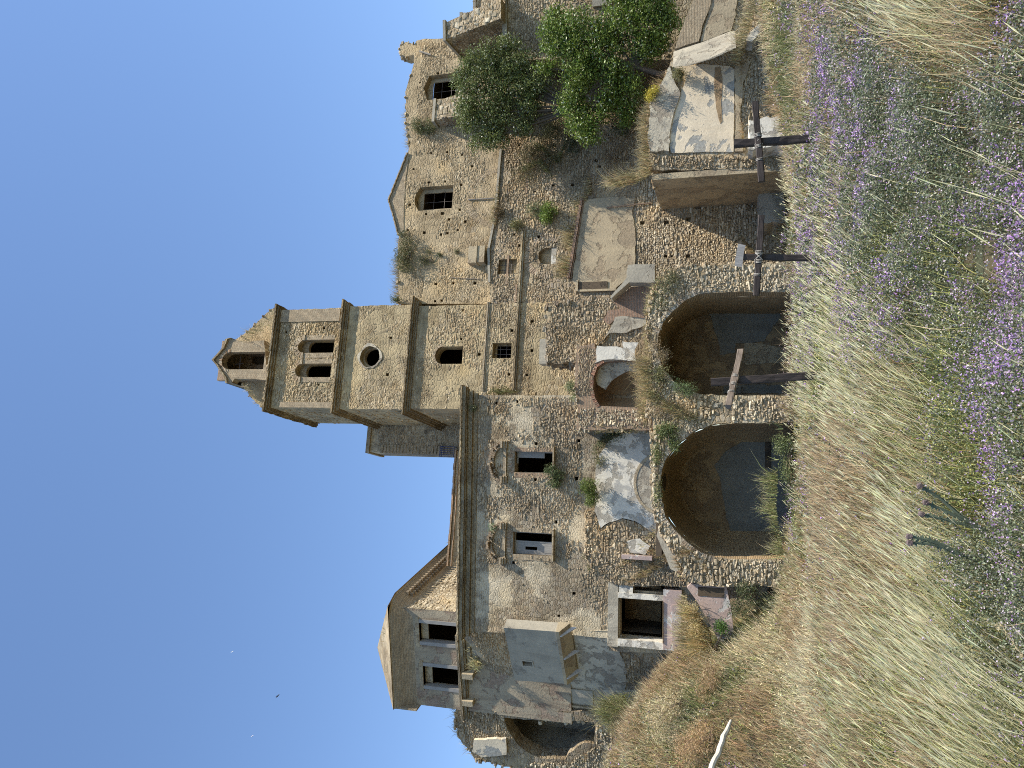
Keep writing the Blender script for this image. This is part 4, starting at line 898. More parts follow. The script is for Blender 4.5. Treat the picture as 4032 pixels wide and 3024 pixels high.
PL2 = Plane.through(PA.off(.25).hit(2000, 2483), -28); PLR = PL.off(1.15)
LW = thing("left_wing", "left wing of pale plaster and broken rubble turning away from the convent front", "wall", PL.W(PL.sz(2300, 2600)[0], -1, 0))
mb = MB(); out = PL2.szs([(3000, 2560), (2420, 2560), (2415, 2483), (1812, 2483), (1845, 2530), (1880, 2580), (1915, 2625), (1962, 2690), (1990, 2715), (2030, 2730), (2130, 2718), (2200, 2712), (2480, 2722), (2620, 2650), (3000, 2640)])
slab(mb, PL2, rough(out, .25, .06, keep=(0, 1, 2)), .7)
courses(mb, PL2, PL2.szs([(2060, 2488), (1840, 2490), (1925, 2620), (1990, 2690), (2050, 2690)]), [], (.22, .12), 'mix', .8, 0, .05, seed=40)
courses(mb, PL2, PL2.szs([(2640, 2568), (2480, 2568), (2450, 2568), (2440, 2600), (2450, 2700), (2640, 2640)]), [], (.28, .18), 'mix', 1.0, 0, .07, seed=41)
crest(mb, PL2, PL2.szs([(1975, 2692), (1990, 2716), (2030, 2732), (2130, 2722)]), .6, .16, 'mix', 1, 3, .05)
mb.build("front_wall", [M['convent'], M['stone']], LW)
mb = MB(); slab(mb, PL2, rough(PL2.szs([(2245, 2490), (2450, 2500), (2440, 2560), (2470, 2640), (2460, 2715), (2270, 2705), (2225, 2690), (2240, 2500)]), .25, .05), .05, d=-.05); mb.build("plaster_sheet", [M['pale_plaster']], LW)
PM = PLR
mb = MB(); out = PM.szs([(3000, 2560), (1820, 2484), (1842, 2818), (1990, 2826), (2150, 2838), (2330, 2836), (2345, 2836), (3000, 2836)])
slab(mb, PM, rough(out, .3, .05, keep=(0, 1)), .7, [putlog(PM, 2218, 2790, .2)]); crest(mb, PM, PM.szs([(2130, 2838), (2330, 2838), (2350, 2790)]), .4, .2, 'pale', 1, 3, .05)
mb.build("recessed_wall", [M['pale_plaster'], M['stone']], LW)
mb = MB(); (al, zb), (ar, _), (_, zt), _ = rect(PM, 2140, 2335, 2708, 2762); mb.pbox(PM, al, ar, zb, zt, -.08, .0); mb.pbox(PM, al - .22, al - .12, zb, zt - .2, -.12, .0, 1); mb.build("blocked_doorway", [M['cement'], M['beige_plaster']], LW)
mb = MB(); p, q = PM.sz(1832, 2822), PL.sz(1806, 2484)
pW, qW = Vector(PM.W(*p)), Vector(PL.W(*q))
def free_cornice(mb, pa, pb, steps, nrm, mat=0, seg=6, jag=.02):
    for (t, b_, pr) in steps:
        for i in range(seg):
            A = pa.lerp(pb, i / seg); B = pa.lerp(pb, (i + 1) / seg); j = random.uniform(-jag, jag); o = nrm * (-pr); bk = nrm * .6; h = Vector((0, 0, 1))
            mb.box8([A + o + h * b_, B + o + h * b_, B + bk + h * b_, A + bk + h * b_, A + o + h * (t + j), B + o + h * (t + j), B + bk + h * (t + j), A + bk + h * (t + j)], mat)
free_cornice(mb, Vector(PLR.W(*PLR.sz(1832, 2815))), Vector(PLR.W(*PLR.sz(1808, 2484))), [(.06, -.08, .5), (-.08, -.28, .4), (-.28, -.36, .3), (-.36, -.6, .15)], PL.n)
mb.build("cornice", [M['cornice']], LW)
for y in (2640, 2745):
    mb = MB(); P_ = Vector(PLR.W(*PLR.sz(1850, y))); mb.box8([P_ + PL.d * a + PL.n * b + Vector((0, 0, c_)) for c_ in (-.35, .25) for (a, b) in ((-.15, -.6), (.15, -.6), (.15, .6), (-.15, .6))]); mb.build("stone_bracket", [M['beige_plaster']], LW)
# jutting closet
PO = PL2.off(-.8)
OR = thing("jutting_closet", "grey cement closet box jutting from the left wing with one tiny square window", "closet", PO.W(*PO.sz(2220, 2580), .5))
q4 = PO.szs([(2189, 2487), (1984, 2472), (2027, 2679), (2222, 2692)]); hw_ = putlog(PO, 2077, 2613, .24)
cx_, cz_ = PO.sz(2077, 2613); hw_ = [(cx_ - .16, cz_ - .25), (cx_ + .16, cz_ - .25), (cx_ + .16, cz_ + .25), (cx_ - .16, cz_ + .25)]; q4 = [q4[3], q4[0], q4[1], q4[2]]
mb = MB(); slab(mb, PO, q4, .6, [hw_]); mb.quad(PO.W(hw_[0][0] - .3, hw_[0][1] - .3, .5), PO.W(hw_[1][0] + .3, hw_[0][1] - .3, .5), PO.W(hw_[1][0] + .3, hw_[2][1] + .3, .5), PO.W(hw_[0][0] - .3, hw_[2][1] + .3, .5), 1); mb.build("closet_walls", [M['cement'], M['dark']], OR)
mb = MB(); (a0, z0), (a1, z1) = q4[0], q4[1]
mb.box8([PO.W(a0 - .04, z0 - .16, -.05), PO.W(a1 + .04, z1 - .16, -.05), PO.W(a1 + .04, z1 - .6, .6), PO.W(a0 - .04, z0 - .6, .6), PO.W(a0 - .04, z0 + .0, -.05), PO.W(a1 + .04, z1 + .0, -.05), PO.W(a1 + .04, z1, .6), PO.W(a0 - .04, z0, .6)]); mb.build("closet_floor", [M['beige_plaster']], OR)
for f in (.12, .5, .93):
    mb = MB(); a = a0 + (a1 - a0) * f; z = z0 + (z1 - z0) * f - .18; mb.box8([PO.W(a - .03, z - .08, -.04), PO.W(a + .03, z - .08, -.04), PO.W(a + .03, z - .7, .6), PO.W(a - .03, z - .7, .6), PO.W(a - .03, z, -.04), PO.W(a + .03, z, -.04), PO.W(a + .03, z, .6), PO.W(a - .03, z, .6)]); mb.build("iron_bracket", [M['iron']], OR)
mb = MB(); A = np.array(hw_); a_, z_ = A.min(0); b_, y_ = A.max(0); slab(mb, PO, [(a_ - .07, z_ - .07), (b_ + .07, z_ - .07), (b_ + .07, y_ + .07), (a_ - .07, y_ + .07)], .06, [hw_], d=-.02); mb.build("window_frame", [M['grey_plaster']], OR)

# ---------------------------------------------------------------- far left ruin with broken vault
PQ = PL.off(.9)
LR = thing("vaulted_ruin", "leftmost broken house with ragged skyline and a grey plastered vault open to the front", "ruin", PQ.W(PQ.sz(2300, 2950)[0], 0, 0))
out = PQ.szs([(3000, 2818), (1796, 2790), (1794, 2850), (1798, 2890), (1822, 2930), (1850, 2955), (1872, 2992), (1930, 3002), (2020, 3022), (2060, 3110), (2400, 3130), (3000, 3130)])
vh = PQ.szs([(2340, 2842), (1985, 2826), (1990, 2850), (2010, 2893), (2045, 2938), (2085, 2968), (2125, 2985), (2225, 2992), (2240, 2965), (2300, 2925), (2340, 2930)])
mb = MB(); slab(mb, PQ, rough(out, .25, .08, keep=(0,)), .9, [rough(vh, .25, .04)])
courses(mb, PQ, PQ.szs([(1980, 2795), (1800, 2793), (1805, 2890), (1860, 2950), (1990, 2960), (2020, 2910)]), [vh], (.27, .15), 'mix', .8, 0, .07, seed=50)
courses(mb, PQ, PQ.szs([(2600, 2850), (2345, 2850), (2345, 2935), (2235, 3000), (2060, 3000), (2080, 3100), (2600, 3120)]), [vh], (.3, .2), 'pale', .9, 0, .08, seed=51)
crest(mb, PQ, PQ.szs([(1796, 2795), (1798, 2890), (1850, 2955), (1872, 2992), (1930, 3002), (2020, 3022), (2060, 3110)]), .8, .2, 'mix', 1, 3, .08)
A = np.array(vh); inner_box(mb, PQ, A[:, 0].min() - .4, A[:, 0].max() + .1, A[:, 1].min() - .5, A[:, 1].max() + .2, .9, 3.2, 2)
mb.build("broken_wall", [M['rubble'], M['stone'], M['cement']], LR)
mb = MB(); slab(mb, PQ, rough(PQ.szs([(1870, 2905), (1995, 2900), (1998, 2962), (1900, 2972), (1862, 2950)]), .25, .05), .2, d=-.2); mb.build("lit_plaster", [M['cream_plaster']], LR)
mb = MB(); (al, zb), (ar, _), (_, zt), _ = rect(PQ, 2150, 2210, 2848, 2878); mb.pbox(PQ, al + .15, ar - .2, zb, zt, 2.9, 3.18, 1); mb.pbox(PQ, al, ar, zb - .3, zb - .24, 2.7, 3.18); mb.build("wall_cupboard", [M['pink_plaster'], M['dark']], LR)
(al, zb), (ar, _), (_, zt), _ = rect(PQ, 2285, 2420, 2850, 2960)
mb = MB(); mb.pbox(PQ, al, ar, zb, zt, 2.6, 3.0, 0); mb.build("dark_opening_panel", [M['dark']], LR)  # solid dark block; the shade of the opening is only its colour

# ---------------------------------------------------------------- terrace back wall with lunette of white plaster
PW = PA.off(-.35)
LU = thing("lunette_wall", "white and grey plastered vault remains above the left arch, a faded half circle painted on them", "wall", PW.W(PW.sz(2590, 1900)[0], PW.sz(2590, 1900)[1], 0))
mb = MB(); lun = PW.szs([(2610, 1700), (2480, 1698), (2430, 1712), (2390, 1745), (2360, 1790), (2345, 1850), (2338, 1930), (2345, 1985), (2340, 2010), (2365, 2080), (2400, 2056), (2450, 2040), (2500, 2052), (2560, 2090), (2610, 2120)])
slab(mb, PW, rough(lun, .25, .03), .3); mb.build("plaster_vault", [M['white_plaster']], LU)
mb = MB(); cc = PW.sz(2600, 1905); r0 = PW.sz(2600, 1783)[0] - cc[0]
arc = [(cc[0] + r0 * math.cos(t), cc[1] + r0 * .86 * math.sin(t)) for t in np.linspace(0, math.pi, 26)]
voussoirs.flip = False
for (a, z), (b, y) in zip(arc[:-1], arc[1:]):
    s_ = .9; ax_, az = cc[0] + (a - cc[0]) * s_, cc[1] + (z - cc[1]) * s_; bx, bz = cc[0] + (b - cc[0]) * s_, cc[1] + (y - cc[1]) * s_
    mb.box8([PW.W(ax_, az, -.05), PW.W(bx, bz, -.05), PW.W(bx, bz, .02), PW.W(ax_, az, .02), PW.W(a, z, -.05), PW.W(b, y, -.05), PW.W(b, y, .02), PW.W(a, z, .02)])
slab(mb, PW, [(cc[0] + (a - cc[0]) * .9, cc[1] + (z - cc[1]) * .9) for a, z in arc] + [(cc[0] - r0 * .9, cc[1] - .4), (cc[0] + r0 * .9, cc[1] - .4)], .04, d=-.03, mat=1)
mb.build("half_round_panel", [M['beige_plaster'], M['grey_plaster']], LU)
mb = MB(); side = PW.szs([(2850, 2240), (2640, 2215), (2600, 2110), (2560, 2090), (2500, 2055), (2450, 2042), (2400, 2058), (2365, 2082), (2340, 2010), (2305, 2012), (2305, 2200), (2340, 2250), (2410, 2300), (2490, 2310), (2850, 2310)])
slab(mb, PW, rough(side, .3, .04), .3, d=.05); courses(mb, PW, side, [], (.24, .16), 'mix', 1.0, .05, .07, seed=60)
crest(mb, PW, PW.szs([(2330, 2010), (2306, 2020), (2306, 2195), (2340, 2250)]), .3, .14, 'mix', 1, 2, .03)
mb.build("rubble_side", [M['rubble'], M['stone']], LU)
mb = MB(); slab(mb, PW, rough(PW.szs([(2470, 2130), (2520, 2120), (2560, 2150), (2540, 2185), (2480, 2175)]), .2, .04), .05, d=-.03); mb.build("white_patch", [M['white_plaster']], LU)
mb = MB(); (al, zb), (ar, _), (_, zt), _ = rect(PW, 2450, 2570, 2185, 2200); mb.pbox(PW, al, ar, zb, zt, -.3, .1); mb.build("beam_stub", [M['pink_plaster']], LU)
# leaning slab
SL = thing("fallen_lintel", "long grey stone lintel slab leaning against the left arch", "stone slab", PF.off(.6).hit(2640, 2170)); pf = PF.off(.3)
mb = MB(); pq = pf.szs([(2592, 2082), (2680, 2240), (2662, 2252), (2640, 2240), (2585, 2110)]); slab(mb, pf, rough(pq, .3, .02), .45); mb.build("slab", [M['grey_plaster']], SL)

# ---------------------------------------------------------------- the two great arches
AR = thing("arcade_ruin", "ruined rubble arcade with two great round arches opening into dark brick vaults", "ruin", PF.W(PF.sz(3100, 1600)[0], -2.6, 0))
arch1 = PF.szs([(3230, 1149), (2990, 1150), (2880, 1150), (2800, 1151), (2753, 1158), (2702, 1180), (2650, 1224), (2612, 1268), (2592, 1320), (2587, 1372), (2606, 1441), (2650, 1499), (2697, 1535), (2753, 1551), (2850, 1556), (3230, 1557)])
arch2 = PF.szs([(3230, 1664), (2900, 1665), (2800, 1672), (2730, 1700), (2663, 1755), (2622, 1807), (2606, 1850), (2600, 1900), (2606, 1970), (2620, 2035), (2655, 2085), (2708, 2137), (2764, 2178), (2815, 2194), (2900, 2201), (3230, 2203)])
out = PF.szs([(3300, 1036), (2900, 1036), (2760, 1046), (2680, 1052), (2610, 1075), (2570, 1150), (2548, 1260), (2555, 1400), (2560, 1500), (2545, 1600), (2570, 1655), (2568, 1720), (2566, 1900), (2580, 2040), (2620, 2130), (2680, 2210), (2700, 2290), (2830, 2312), (3090, 2306), (3300, 2330)])
mb = MB(); slab(mb, PF, rough(out, .3, .07), 1.1, [rough(arch1, .22, .035), rough(arch2, .22, .035)], hole_rim=2)
sh = [[(a, z) for a, z in arch1], [(a, z) for a, z in arch2]]
courses(mb, PF, out, sh, (.28, .17), 'pale', .85, 0, .08, seed=70)
crest(mb, PF, PF.szs([(2900, 1036), (2760, 1046), (2680, 1052), (2610, 1075), (2570, 1150), (2548, 1260), (2555, 1400), (2560, 1500), (2545, 1600), (2566, 1720), (2566, 1900), (2580, 2040), (2620, 2130), (2680, 2210), (2700, 2290)]), 1.0, .17, 'mix', 1, 3, .06)
mb.build("arcade_wall", [M['rubble_pale'], M['stone'], M['brick_vault']], AR)
# brick rings
for ap_ in (arch1, arch2):
    mb = MB(); voussoirs.flip = True; voussoirs(mb, PF, ap_[3:-2], .24, .085, .04, tones=((.40, .33, .24), (.34, .26, .18), (.46, .40, .31))); voussoirs.flip = False; mb.build("arch_ring", [M['stone']], AR)
def vault(pl, ap_, depth, back_mat, name, d0=1.1, closed=True, n=10, taper=0.0):
    mb = MB(); acc = [0]
    for (a, z), (b, y) in zip(ap_[:-1], ap_[1:]): acc.append(acc[-1] + math.hypot(b - a, y - z))
    c0 = np.array(ap_).mean(0)
    for j in range(n):
        e0, e1 = d0 + (depth - d0) * j / n, d0 + (depth - d0) * (j + 1) / n
        for i in range(len(ap_) - 1):
            t0, t1 = 1 - taper * (j / n) ** 3, 1 - taper * ((j + 1) / n) ** 3
            f = lambda p, t: (c0[0] + (p[0] - c0[0]) * t, p[1] if p[1] < -2.2 else c0[1] + (p[1] - c0[1]) * t)
            A_, B_, C_, D_ = f(ap_[i], t0), f(ap_[i], t1), f(ap_[i + 1], t1), f(ap_[i + 1], t0)
            mb.add([pl.W(*A_, e0), pl.W(*B_, e1), pl.W(*C_, e1), pl.W(*D_, e0)], [[0, 1, 2, 3]], 0, uv=[(acc[i], e0), (acc[i], e1), (acc[i + 1], e1), (acc[i + 1], e0)])
    bk = [(c0[0] + (p[0] - c0[0]) * (1 - taper), p[1] if p[1] < -2.2 else c0[1] + (p[1] - c0[1]) * (1 - taper)) for p in ap_]
    slab(mb, pl, bk, .2, d=depth, mat=1); return mb.build(name, [M['brick_vault'], M[back_mat]], AR)
vault(PF, arch1, 5.4, 'vault_back', "brick_vault"); vault(PF, arch2, 5.0, 'vault_back', "brick_vault", taper=.26)
def sheet(pl, px, mat, name, par, d=-.05, th=.05, amp=.05): 
    mb = MB(); slab(mb, pl, rough(pl.szs(px), .25, amp), th, d=d); return mb.build(name, [M[mat]], par)
P1 = PF.off(5.4); P2_ = PF.off(5.0)
sheet(P1, [(2800, 1175), (2880, 1165), (3040, 1170), (3060, 1215), (3075, 1250), (3020, 1320), (3010, 1345), (2900, 1350), (2895, 1390), (2835, 1398), (2828, 1340), (2812, 1300), (2790, 1230)], 'lime_grey', "plaster_patch", AR)
sheet(P1, [(2930, 1350), (3010, 1355), (3120, 1375), (3110, 1420), (3040, 1430), (2930, 1435)], 'beige_plaster', "plaster_patch", AR)
sheet(P1, [(2850, 1520), (2960, 1515), (3120, 1520), (3120, 1550), (2850, 1550)], 'lime_grey', "plaster_patch", AR)
mb = MB(); arcp = [P1.sz(*p) for p in ((2810, 1180), (2870, 1200), (2960, 1208), (3060, 1205))]
for (a, z), (b, y) in zip(arcp[:-1], arcp[1:]): mb.box8([P1.W(a, z - .1, -1.2), P1.W(b, y - .1, -1.2), P1.W(b, y - .1, 0), P1.W(a, z - .1, 0), P1.W(a, z + .1, -1.2), P1.W(b, y + .1, -1.2), P1.W(b, y + .1, 0), P1.W(a, z + .1, 0)])
mb.build("vault_rib", [M['grey_plaster']], AR)
sheet(P2_, [(3200, 1740), (3020, 1715), (2920, 1740), (2860, 1775), (2812, 1832), (2835, 1880), (2845, 1950), (2860, 2040), (2885, 2110), (2860, 2165), (2900, 2180), (3200, 2190)], 'lime_grey', "lime_wash", AR, amp=.03)
mb = MB(); (al, zb), (ar, _), (_, zt), _ = rect(P2_, 3012, 3035, 1742, 1843); mb.pbox(P2_, al, ar, zb, zt, -.12, 0); mb.build("dark_slot_panel", [M['dark']], AR)  # raised dark strip whose colour stands for shade in a slot

# ---------------------------------------------------------------- small apse and the ruined block between convent and church
PE = Plane(36.2, 6)
AP = thing("apse_ruin", "small half-round plastered apse in a brick and rubble block above the central pier", "ruin", PE.W(PE.sz(2600, 1520)[0], PE.sz(2600, 1520)[1], 0))
ah = PE.szs([(2525, 1424), (2440, 1420), (2385, 1424), (2352, 1445), (2338, 1485), (2336, 1530), (2345, 1570), (2362, 1598), (2525, 1606)])
out = PE.szs([(2620, 1418), (2380, 1412), (2352, 1405), (2340, 1350), (2270, 1362), (2266, 1430), (2262, 1520), (2275, 1600), (2268, 1690), (2560, 1692), (2620, 1690)])
mb = MB(); slab(mb, PE, rough(out, .3, .05), 2.2, [ah], hole_rim=2)
courses(mb, PE, PE.szs([(2345, 1365), (2275, 1370), (2270, 1560), (2340, 1560)]), [ah], (.26, .09), 'mix', 1.1, 0, .05, seed=80)
courses(mb, PE, PE.szs([(2560, 1612), (2280, 1605), (2275, 1685), (2560, 1688)]), [ah], (.26, .16), 'pale', 1.1, 0, .07, seed=81)
crest(mb, PE, PE.szs([(2268, 1370), (2264, 1520), (2272, 1600), (2268, 1690), (2400, 1694), (2540, 1694)]), 1.2, .15, 'pale', 1, 2, .05)
A = np.array(ah); c0 = (A[:, 0].min() + A[:, 0].max()) / 2; hw2 = (A[:, 0].max() - A[:, 0].min()) / 2; zlo, zhi = A[:, 1].min(), A[:, 1].max(); prev = None
for i in range(14):
    t0, t1 = math.pi * i / 14, math.pi * (i + 1) / 14
    f = lambda t: (c0 + hw2 * math.cos(t), .3 + 1.7 * math.sin(t))
    (a, da), (b, db) = f(t0), f(t1)
    mb.add([PE.W(a, zlo - .1, da), PE.W(b, zlo - .1, db), PE.W(b, zhi - .5, db), PE.W(a, zhi - .5, da)], [[0, 1, 2, 3]], 3)
    for j in range(5):
        u0, u1 = math.pi / 2 * j / 5, math.pi / 2 * (j + 1) / 5
        g = lambda t, u: PE.W(c0 + hw2 * math.cos(t) * math.cos(u), zhi - .5 + .62 * math.sin(u), .3 + 1.7 * math.sin(t) * math.cos(u))
        mb.add([g(t0, u0), g(t1, u0), g(t1, u1), g(t0, u1)], [[0, 1, 2, 3]], 3)
mb.build("apse_wall", [M['brick'], M['stone'], M['brick_red'], M['brown_plaster']], AP)
mb = MB(); voussoirs.flip = True; voussoirs(mb, PE, ah[2:-1], .17, .08, .03, tones=((.38, .2, .13), (.30, .16, .11), (.34, .22, .15))); voussoirs.flip = False; mb.build("brick_ring", [M['stone']], AP)
sheet(PE.off(.55), [(2345, 1432), (2440, 1424), (2530, 1428), (2530, 1462), (2480, 1460), (2440, 1478), (2400, 1510), (2385, 1535), (2352, 1515), (2345, 1470)], 'pale_plaster', "apse_plaster", AP, d=-.02, th=.05)
sheet(PE.off(.05), [(2350, 1425), (2340, 1432), (2375, 1418), (2505, 1420), (2500, 1378), (2515, 1350), (2450, 1345), (2455, 1372), (2400, 1365), (2352, 1362)], 'white_plaster', "white_plaster", AP, d=-.1, th=.08)
PK = Plane(36.6, 8)
CK = thing("standing_rubble_chunk", "detached lump of rubble wall standing right of the apse in front of the tower foot", "ruin", PK.W(PK.sz(2560, 1300)[0], PK.sz(2560, 1300)[1], 0))
mb = MB(); out = PK.szs([(2620, 1420), (2350, 1412), (2300, 1424), (2152, 1430), (2148, 1380), (2155, 1300), (2150, 1260), (2158, 1195), (2240, 1188), (2330, 1175), (2420, 1170), (2500, 1180), (2620, 1190)])
slab(mb, PK, rough(out, .25, .07), 1.6); courses(mb, PK, out, [], (.26, .15), 'mix', .8, 0, .06, seed=90)
crest(mb, PK, PK.szs([(2300, 1428), (2152, 1430), (2150, 1300), (2158, 1195), (2240, 1188), (2330, 1175), (2430, 1168)]), 1.4, .2, 'dark', 1, 3, .08)
mb.build("rubble", [M['rubble'], M['stone']], CK)
mb = MB(); (al, zb), (ar, _), (_, zt), _ = rect(PK, 2118, 2152, 1330, 1428); mb.pbox(PK, al, ar, zb, zt, .3, 1.0); mb.build("cement_step", [M['cement']], CK)
sheet(PK, [(2355, 1362), (2380, 1340), (2425, 1250), (2500, 1250), (2545, 1245), (2545, 1280), (2490, 1300), (2470, 1312), (2400, 1315)], 'grey_plaster', "plaster_tongue", CK, d=-.14, th=.12)
sheet(PK, [(2375, 1262), (2395, 1225), (2450, 1215), (2510, 1248), (2450, 1252), (2420, 1262), (2400, 1280)], 'brick_red', "brick_fragment", CK, d=-.1, th=.1)
# broken vault slab right of it
PG = Plane(36.0, 8)
BV = thing("broken_vault_slab", "fallen slab of red brick vaulting with grey mortar edge over the right arch", "ruin", PG.W(*PG.sz(2540, 1130), 0))
mb = MB(); slab(mb, PG, rough(PG.szs([(2410, 1180), (2482, 1120), (2570, 1118), (2575, 1150), (2550, 1190), (2530, 1245), (2480, 1240), (2440, 1205)]), .25, .05), .4, d=.4); mb.build("brick_underside", [M['brick_red']], BV)
mb = MB(); slab(mb, PG, rough(PG.szs([(2476, 1050), (2580, 1046), (2582, 1118), (2480, 1118), (2412, 1180), (2406, 1176), (2470, 1100)]), .3, .03), .7, d=-.3); mb.build("mortar_edge", [M['cement']], BV)

# ---------------------------------------------------------------- right ruined room with cream wall
PY = Plane(37.6, 5)
RM = thing("ruined_room", "roofless room with a bright cream plastered wall and fallen vault at the right", "ruin", PY.W(PY.sz(3050, 400)[0], -2.2, 0))
mb = MB(); out = PY.szs([(3200, 668), (2562, 668), (2552, 605), (2560, 560), (2545, 470), (2570, 400), (2600, 340), (2632, 270), (2655, 200), (2690, 110), (2735, 0), (2790, -120), (3200, -200)])
slab(mb, PY, rough(out, .3, .05), .8); courses(mb, PY, PY.szs([(3100, 665), (2570, 662), (2565, 612), (3100, 612)]), [], (.24, .15), 'mix', 1.1, 0, .09, seed=100)
courses(mb, PY, PY.szs([(3100, 600), (2910, 600), (2900, 200), (2895, -100), (3100, -100)]), [], (.28, .17), 'pale', .7, 0, .08, seed=101)
crest(mb, PY, PY.szs([(2562, 668), (2552, 605), (2560, 560), (2545, 470), (2570, 400), (2600, 340), (2632, 270)]), .7, .16, 'mix', 1, 2, .05)
mb.build("stone_wall", [M['rubble_pale'], M['stone']], RM)
# long return wall running back to the church, seen from its shaded side
mb = MB(); a = PY.sz(2800, 668)[0]; z1 = PY.sz(2566, 668)[1]
mb.pbox(PY, a - .3, a, -2.4, z1, .02, 5.2); crest(mb, PY, [(a - .3, z1 - .1), (a, z1)], 5, .2, 'mix', 1, 14, .08); mb.build("return_wall", [M['beige_plaster'], M['stone']], RM)
sheet(PY, [(2640, 262), (2700, 262), (2760, 255), (2870, 262), (2892, 275), (2890, 440), (2888, 600), (2760, 600), (2645, 604), (2632, 570), (2640, 500), (2655, 440), (2680, 370), (2700, 320), (2690, 280)], 'cream_plaster', "cream_plaster", RM, d=-.07, th=.07, amp=.02)
sheet(PY, [(2815, 268), (2838, 268), (2845, 330), (2840, 420), (2845, 480), (2836, 490), (2820, 430), (2812, 350)], 'brown_plaster', "wide_crack", RM, d=-.085, th=.012, amp=.02)
sheet(PY, [(2734, -80), (2806, -80), (2800, 20), (2765, 110), (2752, 168), (2658, 198), (2690, 105), (2730, 5)], 'brick_tan', "brick_extrados", RM, d=-.15, th=.15, amp=.02)
sheet(PY, [(2808, -100), (2900, -100), (2898, 60), (2878, 125), (2760, 168), (2790, 70)], 'beige_plaster', "rough_render", RM, d=-.1, th=.1)
mb = MB(); pf_, pb2 = PY.off(-1.5), PY.off(-.3); fe = [pf_.hit(*q) for q in ((2879, 190), (2790, 232), (2697, 260), (2650, 262))]; be = [pb2.hit(*q) for q in ((2874, 124), (2760, 168), (2690, 190), (2652, 204))]; dn = Vector((0, 0, -.22))
for i in range(3): mb.box8([be[i] + dn, be[i + 1] + dn, fe[i + 1] + dn, fe[i] + dn, be[i], be[i + 1], fe[i + 1], fe[i]])
mb.build("concrete_slab", [M['grey_plaster']], RM)
sheet(PY, [(2650, 300), (2640, 262), (2600, 340), (2560, 400), (2552, 560), (2560, 600), (2635, 600), (2640, 520), (2680, 370)], 'pale_plaster', "grey_arch_band", RM, d=-.16, th=.16)
sheet(PY, [(2895, 262), (2925, 262), (2960, 240), (2925, 330), (2915, 450), (2925, 600), (2893, 600)], 'beige_plaster', "wall_band", RM, d=-.14, th=.14)
mb = MB(); (al, zb), (ar, _), (_, zt), _ = rect(PY, 2945, 3110, 505, 618); rbox(mb, PY, al, ar, zb, zt, -1.2, .0, amp=.09); mb.build("white_block", [M['white_plaster']], RM)
ST = thing("stone_blocks", "squared brown stone block half buried in dry grass at the far right", "stone", PY.off(-3).hit(3060, 60))
mb = MB(); pp = PY.off(-3); (al, zb), (ar, _), (_, zt), _ = rect(pp, 3030, 3082, 35, 75); mb.pbox(pp, al, ar, zb, zt, 0, .7); mb.build("block", [M['brown_plaster']], ST)
sheet(PY, [(2920, 190), (2990, 130), (3020, 110), (3030, 160), (2990, 170), (2960, 200)], 'white_plaster', "pale_lump", RM, d=-.9, th=.9, amp=.12)
# stair and pink low walls left of the arches
PS = PF.off(-.6)
PKW = thing("pink_stair_wall", "low faded pink plastered wall beside the grassy steps left of the arches", "wall", PS.W(PS.sz(2900, 2400)[0], 0, 0))
mb = MB(); slab(mb, PS, PS.szs([(2700, 2325), (2718, 2310), (2860, 2320), (2880, 2420), (2900, 2620), (2860, 2600), (2780, 2450), (2740, 2380)]), .5, d=.8); mb.build("wall", [M['pink_plaster']], PKW)
mb = MB(); (al, zb), (ar, _), (_, zt), _ = rect(PS, 2745, 2850, 2326, 2362); mb.pbox(PS, al, ar, zb, zt, .77, .95); mb.build("dark_doorway_panel", [M['dark']], PKW)  # flat dark panel on the wall, painting the shade of a doorway
# ================================================================== ground
BX = np.array([-60, -30, -22, -16.6, -14.7, -13.3, -12, -10.9, -9.8, -8.7, -7.6, -6, 0, 9, 12.5, 16.6, 24, 60.])
BZ = np.array([9, 8, 6.6, 4.9, 4.0, 3.2, 2.2, .3, -1.3, -2.1, -2.4, -2.6, -2.75, -2.6, -2.0, -1.3, 0, 3.])
def ground(X, Y):
    X = np.asarray(X, float); Y = np.asarray(Y, float)
    base = -1.72 - .03 * np.clip(Y, -20, 34)
    t = np.clip((Y - 22) / 11.5, 0, 1); t = t * t * (3 - 2 * t)
    bank = np.interp(X, BX, BZ)
    bz = base * (1 - t) + bank * t
    bz = bz + (vnoise(X * .35, Y * .35, 3) - .5) * .25 + (vnoise(X * .9, Y * .9, 4) - .5) * .12
    return bz
def gz(X, Y): return float(ground(np.array([X]), np.array([Y]))[0])
gx = np.concatenate([np.linspace(-900, -60, 12)[:-1], np.linspace(-60, 60, 241), np.linspace(60, 900, 12)[1:]])
gy = np.concatenate([np.linspace(-900, -20, 12)[:-1], np.linspace(-20, 60, 161), np.linspace(60, 900, 12)[1:]])
GX, GY = np.meshgrid(gx, gy); GZ = ground(GX, GY)
nx, ny = len(gx), len(gy); ii = np.arange((ny - 1) * (nx - 1)); r_, c_ = ii // (nx - 1), ii % (nx - 1)
Fg = np.stack([r_ * nx + c_, r_ * nx + c_ + 1, (r_ + 1) * nx + c_ + 1, (r_ + 1) * nx + c_], 1)
mb = MB(); mb.add(np.stack([GX, GY, GZ], -1).reshape(-1, 3), Fg, 0, uv=np.stack([GX, GY], -1).reshape(-1, 2))
tag(mb.build("ground", [M['soil']], smooth=True), kind="structure")

